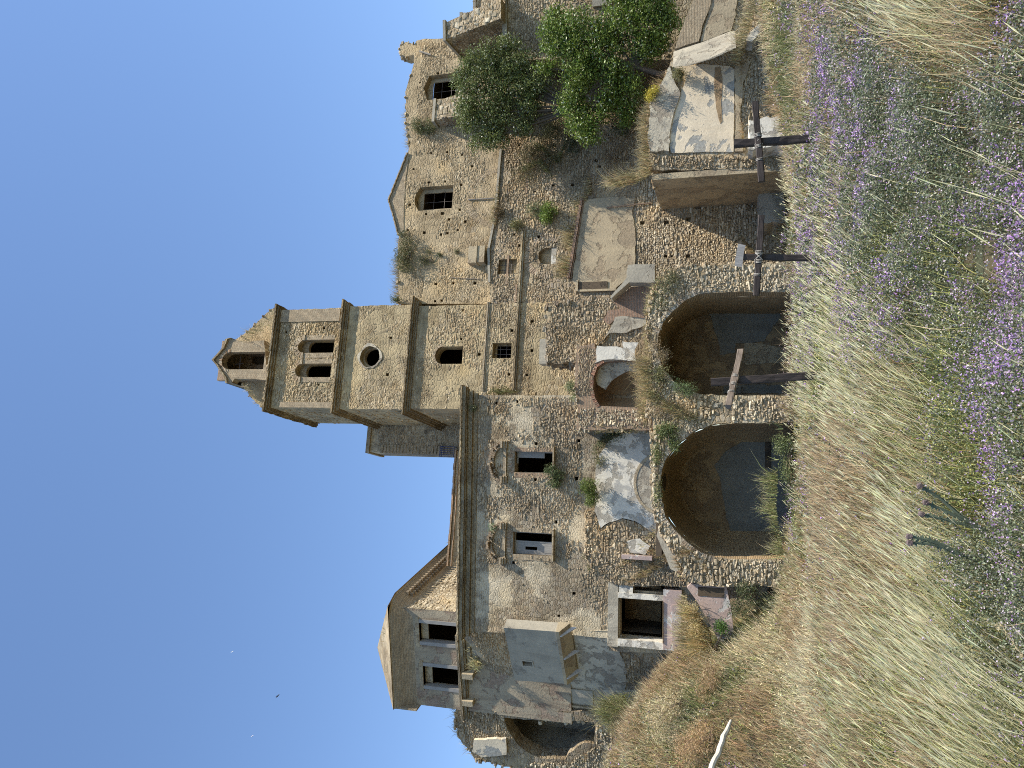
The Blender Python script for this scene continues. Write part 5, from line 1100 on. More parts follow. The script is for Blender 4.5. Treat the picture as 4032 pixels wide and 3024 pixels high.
# ================================================================== plants
def blades(mb, B, H, Wd, lean, col, tipcol=None, bend=.5, head=None):
    """B base (n,3); H heights; Wd widths; lean (n,2) horizontal travel of the tip; every blade a bent tapering strip"""
    n = len(B)
    if n == 0: return
    an = rng.uniform(0, 2 * math.pi, n); side = np.stack([np.cos(an), np.sin(an) * .6, np.zeros(n)], 1) * (Wd / 2)[:, None]
    L3 = np.concatenate([lean, np.zeros((n, 1))], 1); up = np.stack([np.zeros(n), np.zeros(n), H], 1)
    m1 = B + up * .55 + L3 * (.55 - bend * .35); tp = B + up + L3
    V = np.stack([B - side, B + side, m1 - side * .75, m1 + side * .75, tp], 1)
    F4 = np.array([[0, 1, 3, 2]]); F3 = np.array([[2, 3, 4]])
    base = (np.arange(n) * 5)[:, None]
    c = np.repeat(col, 5, 0).reshape(n, 5, 3).copy()
    if tipcol is not None: c[:, 4] = tipcol
    k0 = mb.n; mb.add(V.reshape(-1, 3), (F4 + base), 0, c.reshape(-1, 3))
    mb.F.append(F3 + base + k0); mb.M.append(np.zeros(n, np.int32))
    if head is not None:
        hl, hw, hc = head; d = (tp - m1); d /= np.linalg.norm(d, axis=1)[:, None]
        sd = side / np.linalg.norm(side, axis=1)[:, None]
        s2 = np.cross(d, sd); p0 = tp - d * hl * .3; p1 = tp + d * hl * .25; p2 = tp + d * hl
        for q in (sd, s2):
            V = np.stack([p0, p1 - q * hw, p2, p1 + q * hw], 1); mb.add(V.reshape(-1, 3), np.array([[0, 1, 2, 3]]) + (np.arange(n) * 4)[:, None], 0, np.repeat(hc, 4, 0))
def leaves(mb, P, size, col, aspect=.5, flat=.4):
    n = len(P)
    if n == 0: return
    a = rng.normal(0, 1, (n, 3)); a[:, 2] *= .7; a /= np.linalg.norm(a, axis=1)[:, None]
    b = rng.normal(0, 1, (n, 3)); b -= a * (a * b).sum(1)[:, None]; b /= np.linalg.norm(b, axis=1)[:, None]
    a = a * size[:, None] * .5; b = b * size[:, None] * .5 * aspect
    V = np.stack([P - a, P + b, P + a, P - b], 1)
    mb.add(V.reshape(-1, 3), np.array([[0, 1, 2, 3]]) + (np.arange(n) * 4)[:, None], 0, np.repeat(col, 4, 0))
def colr(base, n, v=.25, hue=.06):
    return np.clip(np.array(base) * rng.uniform(1 - v, 1 + v, (n, 1)) * rng.uniform(1 - hue, 1 + hue, (n, 3)), 0.005, .95)
def proj(P):
    d = P @ np.array(FWD); r = P[:, 0]; u = P @ np.array(UPV)
    return CV - F * u / d, 3024 - (CU + F * r / d)       # (x, y) in photo pixels

# ---- the meadow: five kinds of growth, each one "stuff", spread by where they grow in the field
def field(n, y0=3.5, y1=34.5, p=1.15, xr=.62):
    u = rng.random(n); a = 1 - p
    Y = (y0 ** a + u * (y1 ** a - y0 ** a)) ** (1 / a)
    X = rng.uniform(-1, 1, n) * (Y * xr + 2.2)
    return X, Y
# patches of growth as ground areas: (centre x m, centre y m, radius x, radius y, weights straw, olive, purple, brown)
PATCH_PX = [  # read off the field: photo x, y -> ground
 (3300, 900, 160, 260, 1.3, .5, .8, .3), (3350, 1300, 230, 200, 1.6, .8, .3, .2), (3450, 1600, 220, 150, 1.9, .9, .1, .4), (3550, 1900, 160, 180, 1.0, 1.3, .1, .9),
 (3300, 1950, 90, 260, .5, .7, .3, 2.0), (3370, 2300, 110, 300, 1.0, .6, .1, 1.6), (3560, 2450, 110, 260, 2.4, .9, 0, .5), (3700, 2700, 180, 260, 3.0, .9, 0, .3), (3850, 2900, 160, 160, 2.4, 1.2, .2, .2),
 (3500, 2900, 200, 220, 1.6, 1.2, 0, 1.0), (3250, 2700, 200, 300, .9, 1.0, 0, 1.1), (3900, 2550, 100, 260, .1, .4, 2.6, 0), (3930, 2000, 100, 300, .1, .6, 2.2, 0), (3750, 1750, 120, 250, .5, 1.8, .5, .2),
 (3850, 1500, 180, 200, .4, 1.4, 1.2, .1), (3900, 1100, 200, 260, .1, .5, 2.4, 0), (3600, 1100, 160, 200, .3, .8, 1.8, 0), (3420, 1010, 60, 90, .5, 2.2, .2, 0), (3500, 700, 200, 250, .1, .4, 2.0, .1), (3900, 600, 200, 260, .2, .6, 2.4, 0),
 (3650, 350, 110, 120, .2, 1.0, .8, .8), (3350, 350, 140, 260, .1, .5, 1.9, .4), (3680, 100, 160, 130, 3.0, .8, .1, 1.0), (3850, 150, 110, 120, 1.0, .6, .5, 1.4), (3980, 100, 80, 160, .1, .4, 2.0, 0), (3200, 200, 80, 260, .2, .6, .8, 1.6), (3150, 450, 60, 120, .2, 1.8, .4, .8), (3180, 1000, 50, 120, .6, .2, 1.4, .8), (3130, 800, 40, 100, 1.6, .2, .2, 1.0)]
def weights(X, Y):
    Zg = ground(X, Y); px, py = proj(np.stack([X, Y, Zg + .3], 1))
    # every patch lives on the ground; its extent is converted once from what the photo shows
    W = np.full((len(X), 4), .02); W[:, 1] += .05
    for cx, cy, rx, ry, *w_ in PATCH_PX:
        g = np.exp(-(((px - cx) / rx) ** 2 + ((py - cy) / ry) ** 2) * 1.1); W += g[:, None] * np.array(w_)[None]
    W **= 1.6; W *= np.array([.42, 1.0, 1.5, 1.0]); W *= np.exp((np.stack([vnoise(X * .8, Y * .5, 20 + i) for i in range(4)], 1) - .5) * 2.6)
    return W / W.sum(1, keepdims=True), px, py
def pick(n, **k):
    X, Y = field(n, **k); W, px, py = weights(X, Y)
    c = (rng.random(n)[:, None] > W.cumsum(1)).sum(1)
    return X, Y, c
X, Y, K = pick(300000)
keep_ = rng.random(len(X)) < np.clip((vnoise(X * 3.1, Y * 2.4, 70) * .6 + vnoise(X * 7, Y * 5, 71) * .5 - .32) * 3.4, .04, 1)
X, Y, K = X[keep_], Y[keep_], K[keep_]
G = np.stack([X, Y, ground(X, Y)], 1); wind = np.array([.55, .08])
def lsz(Y_): return np.clip(Y_ * .0029, .017, .08)          # foliage stands coarser in the farther, ranker growth
def bwd(Y_): return np.clip(Y_ * .00125, .006, .03)
# straw: bright heads on leaning stems
s = MB(); m = K == 0; sel = rng.random(m.sum()) < .40; B = G[m][sel]; n = len(B)
H = rng.uniform(.42, .80, n) * (.6 + .7 * vnoise(B[:, 0] * 1.3, B[:, 1] * .8, 31)); ln = (wind * rng.uniform(.6, 1.4, (n, 1)) + rng.normal(0, .10, (n, 2))) * H[:, None]
col = colr((.66, .60, .33), n, .45); hd = rng.random(n) < .55; hc = colr((.80, .74, .48), n, .25)
blades(s, B[hd], H[hd], bwd(B[hd, 1]), ln[hd], col[hd], head=(rng.uniform(.08, .17, hd.sum())[:, None], (bwd(B[hd, 1]) * rng.uniform(.4, .7, hd.sum()))[:, None], hc[hd]))
nh = ~hd; blades(s, B[nh], H[nh] * .7, bwd(B[nh, 1]) * 1.1, ln[nh], col[nh] * .75)
tag(s.build("straw_grass", [M['grass']]), "tall pale straw grass with seed heads leaning to one side in the meadow", "grass", kind="stuff")
# olive weeds, also the undergrowth of the straw
s = MB(); m = (K == 1) | (K == 0); B = G[m]; n = len(B); lush = (K[m] == 1)
dk = colr((.13, .15, .05), n, .45, .12); lt = colr((.40, .39, .12), n, .35, .1); pl_ = rng.random(n) < np.where(lush, .5, .28)
H = rng.uniform(.10, .36, n); bl = rng.random(n) < .55; blades(s, B[bl], H[bl], bwd(B[bl, 1]) * 1.4, (wind * .6 + rng.normal(0, .35, (bl.sum(), 2))) * H[bl][:, None], np.where(pl_[bl][:, None], lt[bl], dk[bl]))
for i in range(3):
    P_ = B + np.stack([rng.normal(0, .06, n), rng.normal(0, .06, n), rng.uniform(.02, .30, n)], 1); q = rng.random(n) < .4; leaves(s, P_, lsz(B[:, 1]) * rng.uniform(.6, 1.5, n), np.where(q[:, None], colr((.36, .37, .12), n, .4, .1), colr((.14, .165, .055), n, .45, .12)), .45)
tag(s.build("green_weeds", [M['leaf']]), "low olive green weeds and short grass between the straw in the meadow", "weeds", kind="stuff")
s = MB(); m = K == 3; B = np.repeat(G[m], 2, 0); n = len(B); B = B + rng.normal(0, .06, (n, 3)) * np.array([1, 1, 0]); H = rng.uniform(.18, .55, n)
lt = rng.random(n) < .3; blades(s, B, H, bwd(B[:, 1]) * 1.1, (wind * .5 + rng.normal(0, .26, (n, 2))) * H[:, None], np.where(lt[:, None], colr((.58, .46, .27), n, .3), colr((.30, .20, .10), n, .45, .1)), tipcol=colr((.60, .46, .28), n, .35))
tag(s.build("brown_grass", [M['grass']]), "fine brown withered grass in soft patches of the meadow", "grass", kind="stuff")
# flower bushes
m = K == 2; B = G[m]; n = len(B); s = MB(); bh = .18 + .42 * vnoise(B[:, 0] * 1.6, B[:, 1] * 1.3, 40)
for i in range(6):
    P_ = B + np.stack([rng.normal(0, .07, n), rng.normal(0, .07, n), bh * rng.random(n) ** .55], 1); leaves(s, P_, lsz(B[:, 1]) * rng.uniform(.55, 1.5, n), colr(((.10, .125, .06), (.16, .19, .10), (.33, .34, .24))[i % 3], n, .4, .1), .5)
sb = rng.random(n) < .25; H = bh[sb] * rng.uniform(.9, 1.3, sb.sum()); blades(s, B[sb], H, bwd(B[sb, 1]) * .8, rng.normal(0, .25, (sb.sum(), 2)) * H[:, None], colr((.10, .11, .06), sb.sum(), .3))
tag(s.build("flower_foliage", [M['leaf']]), "grey green bushy foliage of the purple wildflowers covering the meadow", "foliage", kind="stuff")
s = MB(); cm = vnoise(B[:, 0] * .9, B[:, 1] * .7, 44) * .45 + vnoise(B[:, 0] * 4, B[:, 1] * 3.2, 45) * .5 + rng.normal(0, .16, n); fmask = cm > .645; nb = fmask.sum()
Bf = B[fmask] + np.stack([rng.normal(0, .03, nb), rng.normal(0, .03, nb), bh[fmask] * rng.uniform(.85, 1.2, nb)], 1)
for i in range(3): leaves(s, Bf + rng.normal(0, .5, Bf.shape) * lsz(Bf[:, 1])[:, None], lsz(Bf[:, 1]) * rng.uniform(.5, 1.0, nb), colr((.36, .20, .44) if i != 2 else (.56, .42, .60), nb, .35, .1), .7)
pk = (cm > .30) & ~fmask & (rng.random(n) < .6); nb = pk.sum(); leaves(s, B[pk] + np.stack([rng.normal(0, .05, nb), rng.normal(0, .05, nb), bh[pk] * rng.uniform(.7, 1.15, nb)], 1), lsz(B[pk, 1]) * .85, colr((.42, .35, .40), nb, .35), .8)
tag(s.build("purple_blossoms", [M['leaf']]), "small purple blossoms scattered through the green foliage of the meadow", "flowers", kind="stuff")
# ---- the bank at the left, the foot of the walls and the far right bank
s = MB(); s2 = MB(); n = 90000
X = np.where(rng.random(n) < .7, rng.uniform(-24, -6, n), rng.uniform(8, 22, n)); Y = rng.uniform(21, 35.8, n); Gb = np.stack([X, Y, ground(X, Y)], 1); H = rng.uniform(.2, .6, n); t = fbm(X * .5, Y * .5, 50); n1 = vnoise(X * .45, Y * .45, 51)
t = t + rng.normal(0, .06, n); br = t > .56; gr = (~br) & (n1 + rng.normal(0, .12, n) > .60); H *= .35 + 1.3 * vnoise(X * 1.9, Y * 1.9, 81); ta = ~(br | gr)
for msk, c1, c2, mbb in ((br, (.42, .30, .16), (.62, .48, .30), s), (ta, (.56, .47, .28), (.80, .71, .47), s), (gr, (.19, .21, .08), (.33, .33, .14), s2)):
    k = msk.sum(); blades(mbb, Gb[msk], H[msk], rng.uniform(.012, .034, k), (wind * .4 + rng.normal(0, .35, (k, 2))) * H[msk][:, None], colr(c1, k, .5, .12), tipcol=colr(c2, k, .4)); q = rng.random(k) < .5; leaves(mbb, Gb[msk][q] + np.stack([np.zeros(q.sum()), np.zeros(q.sum()), H[msk][q] * rng.random(q.sum())], 1), rng.uniform(.05, .11, q.sum()), colr(tuple(np.array(c1) * rng.choice([.5, 1.2])), q.sum(), .6, .1), .4)
def strip(mb, pl, px, n, hh, c1, c2, d=(0, .4), w_=.012, lean=.45, leafc=None, ls=.07, droop=0.0):
    """grass rooted along a ledge or wall top that follows photo points px on plane pl"""
    L_ = pl.szs(px); seg = np.array([math.hypot(b[0] - a[0], b[1] - a[1]) for a, b in zip(L_[:-1], L_[1:])]); cum = np.concatenate([[0], seg.cumsum()]); u = rng.random(n) * cum[-1]
    i = np.clip(np.searchsorted(cum, u) - 1, 0, len(seg) - 1); f = (u - cum[i]) / seg[i]; A = np.array(L_)
    P_ = A[i] * (1 - f)[:, None] + A[i + 1] * f[:, None]; kk_ = rng.random(n) < .62; P_ = P_[kk_]; u = u[kk_]; n = len(P_)
    dens = vnoise(u * 1.7, u * 0 + 3, int(abs(px[0][0])) % 90) ; k = rng.random(n) < dens * 1.5; P_ = P_[k]; n = len(P_); dens = dens[k]
    cs_ = .16; P_ = P_.copy(); P_[:, 0] = np.round(P_[:, 0] / cs_ + rng.normal(0, .28, n)) * cs_ + rng.normal(0, .035, n) + .05 * np.sin(P_[:, 1] * 9); kk_ = rng.random(n) < .5; P_ = P_[kk_]; dens = dens[kk_]; n = len(P_)
    B = pl.WA(P_[:, 0], P_[:, 1] - .05, rng.uniform(d[0], d[1], n)); H = (.45 + .9 * vnoise(P_[:, 0] * 5, P_[:, 1] * 5, 77)) * hh * rng.uniform(.4, 1.2, n) * (.5 + dens) * (1 - droop * rng.uniform(0, 1.6, n))
    ln = (np.array([.22, -.15]) + rng.normal(0, lean, (n, 2))) * np.abs(H)[:, None]
    cA = colr(c1, n, .5, .12); gsel = rng.random(n) < .25; cA[gsel] = colr((.24, .22, .10), gsel.sum(), .4); blades(mb, B, H, np.full(n, w_) * rng.uniform(1., 2.8, n), ln, cA, tipcol=colr(c2, n, .45, .1))
    if leafc: leaves(mb, B + np.stack([rng.normal(0, .1, n), rng.normal(0, .1, n), np.abs(H) * rng.random(n)], 1), np.full(n, ls), colr(leafc, n, .35, .1))
TAN, TAN2, BRN, BRN2, GRN, GRN2 = (.46, .37, .20), (.62, .54, .34), (.36, .25, .13), (.46, .34, .2), (.16, .17, .06), (.27, .28, .11)
PE0 = PB.off(.4)
strip(s, PE0, [(1055, 1600), (1020, 1590), (985, 1560), (955, 1515)], 900, .34, TAN, TAN2, (0, .8)); strip(s, PE0, [(1085, 1215), (1050, 1260), (990, 1300), (945, 1335)], 1600, .45, TAN, TAN2, (0, .8))
strip(s, PE0, [(1065, 1600), (1052, 1400), (1075, 1225)], 1700, .35, TAN, TAN2, (0, 1.2)); strip(s, PB.off(1.2), [(900, 1345), (884, 1375)], 60, .15, TAN, TAN2)
strip(s, PC, [(1572, 1190), (1566, 1100), (1570, 1000), (1566, 930)], 4200, .55, (.38, .31, .17), TAN2, (0, .8)); strip(s, PC, [(1612, 585), (1600, 480), (1598, 400)], 1800, .45, TAN, TAN2, (0, .8)); strip(s, PC, [(1598, 400), (1618, 290), (1628, 250)], 700, .2, TAN, TAN2, (0, .8)); strip(s, PC, [(1572, 925), (1551, 847), (1534, 790), (1565, 705), (1600, 620)], 260, .22, TAN, TAN2, (0, .8))
strip(s, PR, [(1862, 60), (1862, -100)], 300, .4, BRN, TAN2)
strip(s, PX, [(1797, 1775), (1790, 1850), (1784, 2000), (1768, 2220)], 420, .28, TAN, TAN2, (0, 1)); strip(s, PX, [(1778, 2100), (1776, 2140)], 260, .6, (.5, .42, .33), TAN2, (0, 1))
strip(s, PU.off(.5), [(1530, 2380), (1522, 2450), (1516, 2550), (1530, 2650)], 500, .3, TAN, TAN2, (-.5, 1)); strip(s, PQ, [(1796, 2795), (1798, 2890), (1850, 2955), (1870, 2990)], 1400, .42, TAN, TAN2, (0, .8))
strip(s, PE, [(2270, 1600), (2268, 1690), (2420, 1694), (2560, 1692)], 1500, .35, TAN, TAN2, (-.1, .6), leafc=GRN); strip(s, PE, [(2530, 1420), (2545, 1500), (2545, 1680)], 3600, .5, TAN, BRN2, (-.3, .5), leafc=(.33, .28, .13))
strip(s, PD, [(2285, 800), (2270, 870), (2255, 960), (2238, 1090)], 5200, .85, (.50, .40, .22), (.66, .56, .36), (-.3, .1), w_=.014); strip(s, PD, [(2320, 690), (2330, 760), (2300, 790)], 1200, .5, TAN, TAN2, (-.3, .1))
strip(s, PY, [(2565, 668), (2550, 600), (2560, 540), (2545, 470), (2572, 400)], 5200, .6, (.42, .33, .18), TAN2, (-.2, .8)); strip(s, PY.off(-.5), [(2400, 720), (2520, 690), (2570, 640)], 2600, .9, TAN, TAN2, (-.2, .8)); strip(s, PY, [(2570, 400), (2600, 340), (2640, 262)], 1400, .4, BRN, BRN2, (-.2, .8))
strip(s, PY.off(-1), [(2905, 240), (2930, 180), (2960, 60), (2980, -100)], 4200, .7, (.46, .38, .22), TAN2, (-.6, .8)); strip(s, PY.off(-1.2), [(3060, 250), (3040, 420), (3080, 520)], 2600, .7, BRN, TAN2, (-.6, .5), droop=.3)
strip(s, PY.off(-.2), [(2930, 600), (2910, 400), (2920, 270)], 1400, .35, BRN, TAN2, (-.3, .2), droop=.6)
strip(s, PF, [(2560, 1240), (2590, 1120), (2650, 1070)], 2400, .5, TAN, TAN2, (-.1, 1), leafc=GRN2); strip(s, PF, [(2560, 1400), (2556, 1330), (2562, 1260)], 1800, .45, TAN, BRN2, (-.1, 1), leafc=(.3, .27, .12)); strip(s, PF, [(2575, 1560), (2560, 1480), (2562, 1410)], 3600, .7, TAN, BRN2, (-.2, 1), leafc=(.33, .28, .13)); strip(s, PF, [(2750, 1650), (2640, 1600), (2570, 1560)], 4200, .55, TAN, BRN2, (-.15, .1), leafc=GRN2)
strip(s, PF, [(2690, 2290), (2660, 2200), (2720, 2160), (2790, 2250)], 2600, .5, BRN, TAN2, (-.2, .5)); strip(s, PW, [(2440, 2230), (2560, 2170), (2640, 2200), (2480, 2290)], 2400, .5, BRN, TAN2, (-.3, .1), droop=.3)
strip(s, PW.off(-.3), [(2600, 2070), (2570, 2110), (2520, 2150)], 900, .5, TAN, TAN2, (-.2, .1))
strip(s, PL2.off(-.05), [(1820, 2484), (1845, 2530), (1870, 2590), (1895, 2620)], 4200, .75, (.52, .46, .24), (.70, .64, .42), (-.45, .1), w_=.016, droop=.9)
strip(s, PS, [(2690, 2395), (2740, 2420), (2790, 2500), (2800, 2570)], 5200, .95, (.50, .38, .16), (.64, .50, .25), (-.4, .6), w_=.015); strip(s, PS.off(.3), [(2700, 2340), (2700, 2540)], 2600, .6, (.5, .42, .26), TAN2, (-.4, .3))
strip(s, PL.off(-.3), [(2640, 2700), (2560, 2740), (2480, 2790), (2420, 2860)], 4200, .9, TAN, TAN2, (-.8, .3)); strip(s, PQ, [(2330, 2950), (2300, 2990)], 500, .4, BRN, TAN2, (-.2, .4)); strip(s2, PL.off(-.3), [(2480, 2740), (2420, 2780), (2400, 2830)], 2400, .9, GRN2, TAN2, (-.8, .3), leafc=GRN)
strip(s, PF.off(-.5), [(3120, 1040), (3150, 1140), (3140, 1300), (3120, 1540), (3130, 1660)], 3600, .55, TAN, BRN2, (-1, .2), leafc=(.36, .30, .30)); strip(s2, PF.off(-.3), [(3080, 1680), (3060, 1800), (3050, 2000), (3080, 2190)], 5200, .75, GRN2, TAN2, (-.8, 1.2), leafc=(.17, .2, .07))
strip(s, PD, [(3050, 780), (3080, 900), (3090, 1020)], 3000, .7, (.55, .46, .28), TAN2, (-1.8, -.4)); strip(s, PD, [(2910, 930), (2960, 990), (2980, 1040)], 1400, .5, BRN, TAN2, (-.3, .1), droop=.3)
strip(s2, PD, [(1968, 700), (1962, 840), (1952, 900)], 1500, .35, BRN, GRN2, (-.35, .05), leafc=GRN); strip(s2, PB, [(1930, 1541), (2050, 1541)], 800, .35, GRN, GRN2, (-.2, .05), leafc=GRN); strip(s2, PD, [(2100, 560), (2200, 640), (2240, 540)], 2600, .5, GRN, BRN2, (-.3, .05), droop=.3, leafc=(.12, .13, .06)); strip(s2, PD, [(2050, 680), (2130, 640), (2180, 700)], 2200, .5, GRN, BRN2, (-.3, .05), droop=.3, leafc=(.15, .14, .07))
tag(s.build("dry_grass", [M['grass']]), "dry tan grass on the left bank, wall tops and ledges of the ruins", "grass", kind="stuff")
tag(s2.build("green_undergrowth", [M['leaf']]), "mixed green undergrowth on the bank, arch foot and shaded ledges", "undergrowth", kind="stuff")

# ---- shrubs rooted on the ruins
def blob_pts(pl, blobs, n):
    """blobs: (x, y, rx, ry, rdepth m, d) ellipsoids on plane pl; returns points clustered near their shells"""
    w_ = np.array([b[2] * b[3] for b in blobs], float); w_ /= w_.sum(); idx = rng.choice(len(blobs), n, p=w_); out = np.zeros((n, 3))
    for i, b in enumerate(blobs):
        k = idx == i; m_ = k.sum()
        if not m_: continue
        a, z = pl.sz(b[0], b[1]); ra = abs(pl.sz(b[0], b[1] - b[3])[0] - a); rz = abs(pl.sz(b[0] - b[2], b[1])[1] - z)
        v = rng.normal(0, 1, (m_, 3)); v /= np.linalg.norm(v, axis=1)[:, None]; r = rng.random(m_) ** .42
        wob = .62 + .82 * vnoise(v[:, 0] * 2.2 + i, v[:, 2] * 2.2 + v[:, 1] * 1.7, 60 + i)
        v = v * (r * wob)[:, None]; out[k] = pl.WA(a + v[:, 0] * ra, z + v[:, 2] * rz, b[5] + v[:, 1] * b[4])
    return out
def clump(P, per, sig): 
    return (np.repeat(P, per, 0) + rng.normal(0, sig, (len(P) * per, 3)))
def shrub(name, label, cat, pl, blobs, n, ls, c, c2, per=7, sig=.07, aspect=.5, root=None, group=None, twigs=8):
    b0 = blobs[0]; root = root or (b0[0] + b0[2] * .8, b0[1]); rp = Vector(pl.hit(*root)); rp = Vector(pl.W(*pl.sz(*root), .1))
    t = thing(name, label, cat, rp, group)
    P_ = blob_pts(pl, blobs, n // per); mb = MB(); Q = clump(P_, per, sig); cc = np.repeat(colr(c, len(P_), .3, .1), per, 0) * rng.uniform(.8, 1.2, (len(Q), 1)); sw = rng.random(len(Q)) < .3; cc[sw] = colr(c2, sw.sum(), .25)
    leaves(mb, Q, ls * rng.uniform(.6, 1.4, len(Q)), cc, aspect); mb.build("foliage", [M['leaf']], t)
    mb = MB()
    for q in P_[rng.choice(len(P_), min(twigs, len(P_)), replace=False)]:
        q = Vector(q); mid = rp.lerp(q, .5) + Vector((random.uniform(-.1, .1), random.uniform(-.1, .1), .08)); mb.tube([rp, mid, q], .02, 5, rad=[.03, .018, .006], col=(.16, .12, .08))
    mb.build("stem", [M['bark']], t); return t
dg, dg2 = (.09, .12, .05), (.16, .19, .08); og, og2 = (.17, .17, .07), (.28, .26, .12); bgn, bgn2 = (.13, .21, .035), (.24, .32, .07); gg, gg2 = (.16, .19, .10), (.27, .29, .17)
shrub("shrub", "dark green shrub below the sill of the convent window nearer the tower", "shrub", PA.off(-.25), [(2190, 1870, 30, 22, .35, 0), (2165, 1850, 22, 18, .3, 0), (2185, 1905, 25, 16, .3, 0)], 2600, .07, dg, dg2)
shrub("shrub", "round bright shrub growing at the left edge of the white plastered vault", "shrub", PA.off(-.9), [(2315, 1915, 36, 34, .45, 0), (2330, 1955, 28, 24, .35, 0), (2325, 1980, 20, 14, .3, 0)], 4200, .065, (.12, .16, .04), (.22, .26, .07))
shrub("shrub", "lush light green bush in the middle of the church's lower wall", "shrub", PD.off(-.4), [(2155, 830, 32, 34, .5, 0), (2150, 860, 24, 18, .4, 0)], 3600, .07, (.15, .22, .04), (.26, .34, .08))
shrub("shrub", "sparse grey green bush just above the lush bush on the lower church wall", "shrub", PD.off(-.35), [(2105, 825, 38, 34, .4, 0)], 1600, .06, gg, og2)
shrub("shrub", "dusty olive tuft hanging from the brick course left of the lush bush", "shrub", PD.off(-.3), [(2030, 885, 32, 22, .3, 0)], 1500, .06, og, og2)
shrub("shrub", "brownish bush on the church ledge under the gable window", "shrub", PC.off(-.5), [(1962, 838, 24, 26, .35, 0)], 1300, .06, (.17, .13, .07), (.25, .19, .11))
shrub("shrub", "long dark shrub on the church wall top beside the tower", "shrub", PC.off(-.2), [(1585, 1010, 40, 45, .5, 0), (1600, 960, 34, 30, .4, 0), (1595, 1060, 30, 26, .4, 0), (1590, 920, 22, 18, .3, 0)], 4600, .07, (.12, .13, .06), (.24, .23, .11))
shrub("shrub", "thin shrub patches clinging to the church wall below the wall top shrub", "shrub", PC.off(-.1), [(1670, 1030, 45, 30, .12, 0), (1690, 990, 20, 14, .1, 0)], 1300, .05, og, dg2)
shrub("shrub", "dark bushy shrub on the church wall top right of the gable", "shrub", PC.off(-.2), [(1642, 490, 26, 30, .5, 0), (1655, 510, 22, 22, .4, 0), (1690, 500, 30, 36, .3, 0)], 3000, .07, (.11, .13, .05), (.2, .2, .1))
shrub("shrub", "small green tuft on the tower side of the church wall near the roof", "shrub", PC.off(-.2), [(1555, 1180, 18, 14, .3, 0)], 500, .06, dg, dg2)
shrub("shrub", "small round weed high on the church wall below the wall top", "weed", PC.off(-.1), [(1796, 990, 9, 9, .12, 0)], 260, .05, dg, dg2)
shrub("shrub", "weed left of the small round weed on the church wall", "weed", PC.off(-.1), [(1728, 1002, 11, 9, .12, 0)], 260, .05, dg, dg2)
shrub("shrub", "feathery green shrub over the left arch next to the central pier", "shrub", PF.off(-.1), [(2610, 1700, 34, 38, .45, 0), (2640, 1690, 30, 26, .4, 0), (2655, 1750, 24, 34, .4, 0)], 4200, .06, (.12, .15, .05), (.25, .29, .12))
shrub("shrub", "leafy green weeds hanging over the crown of the left arch", "shrub", PF.off(0), [(2585, 1790, 18, 60, .4, 0), (2590, 1930, 14, 60, .35, 0)], 3000, .06, (.15, .17, .06), (.27, .28, .12))
shrub("shrub", "big olive shrub on top of the right arch near the rubble pier", "shrub", PF.off(.1), [(2625, 1130, 55, 44, .6, 0), (2600, 1190, 34, 34, .5, 0), (2655, 1090, 28, 26, .4, 0)], 5200, .06, (.15, .155, .08), (.26, .26, .14))
shrub("shrub", "bright fennel-like shrub at the left shoulder of the right arch", "shrub", PF.off(-.2), [(2705, 1535, 36, 34, .35, 0), (2665, 1520, 24, 26, .35, 0)], 2400, .055, (.15, .21, .08), (.27, .34, .15), aspect=.25)
shrub("shrub", "olive shrub between the apse and the right arch", "shrub", PF.off(-.1), [(2600, 1480, 40, 50, .4, 0), (2580, 1560, 30, 34, .4, 0)], 2800, .055, og, og2)
shrub("shrub", "green weeds at the corner of the convent and the apse block", "shrub", PE.off(.5), [(2245, 1520, 22, 24, .4, 0), (2275, 1560, 28, 24, .4, 0)], 2200, .06, (.15, .18, .08), (.26, .3, .15))
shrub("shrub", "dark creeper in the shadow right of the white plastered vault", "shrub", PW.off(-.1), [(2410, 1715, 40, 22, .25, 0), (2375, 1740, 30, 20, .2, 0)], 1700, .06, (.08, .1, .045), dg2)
shrub("shrub", "dark green weeds under the sill between the apse corner and the plaster lunette", "shrub", PA.off(-.3), [(2365, 1815, 34, 30, .2, 0), (2350, 1770, 22, 26, .2, 0)], 1500, .055, (.12, .13, .06), og2)
shrub("shrub", "large grassy shrub in the shaded hollow beside the left wing's foot", "shrub", PL.off(-.6), [(2450, 2840, 80, 60, .9, 0), (2410, 2790, 50, 40, .7, 0), (2500, 2790, 60, 50, .7, 0)], 7000, .07, (.15, .17, .06), (.30, .29, .12), aspect=.25)
shrub("shrub", "leafy plant on the doorstep of the pink stair wall", "shrub", PS.off(-.3), [(2840, 2470, 26, 26, .4, 0), (2810, 2630, 30, 34, .4, 0)], 2200, .07, (.09, .17, .04), (.16, .26, .07))
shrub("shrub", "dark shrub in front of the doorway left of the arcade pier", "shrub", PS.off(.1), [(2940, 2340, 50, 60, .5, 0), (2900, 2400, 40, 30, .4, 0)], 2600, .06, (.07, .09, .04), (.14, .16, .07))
shrub("shrub", "pale flowering weed beside the closet side of the convent front", "weed", PA.off(-.1), [(2310, 2190, 20, 14, .2, 0), (2320, 2235, 14, 12, .15, 0)], 500, .05, og, og2)
shrub("shrub", "green tuft on the hood of the left convent window", "weed", PA.off(-.25), [(1938, 2078, 14, 16, .25, 0)], 380, .05, (.13, .2, .09), (.24, .33, .17))
shrub("shrub", "small fern under the right end of the convent cornice", "weed", PA.off(-.2), [(1862, 1603, 14, 12, .2, 0)], 340, .05, dg, dg2)
shrub("shrub", "yellow flowering bush on the rim of the ruined room", "flowers", PY.off(-.3), [(2560, 375, 22, 28, .35, 0), (2578, 355, 16, 16, .3, 0)], 1500, .06, (.45, .38, .05), (.62, .55, .12))
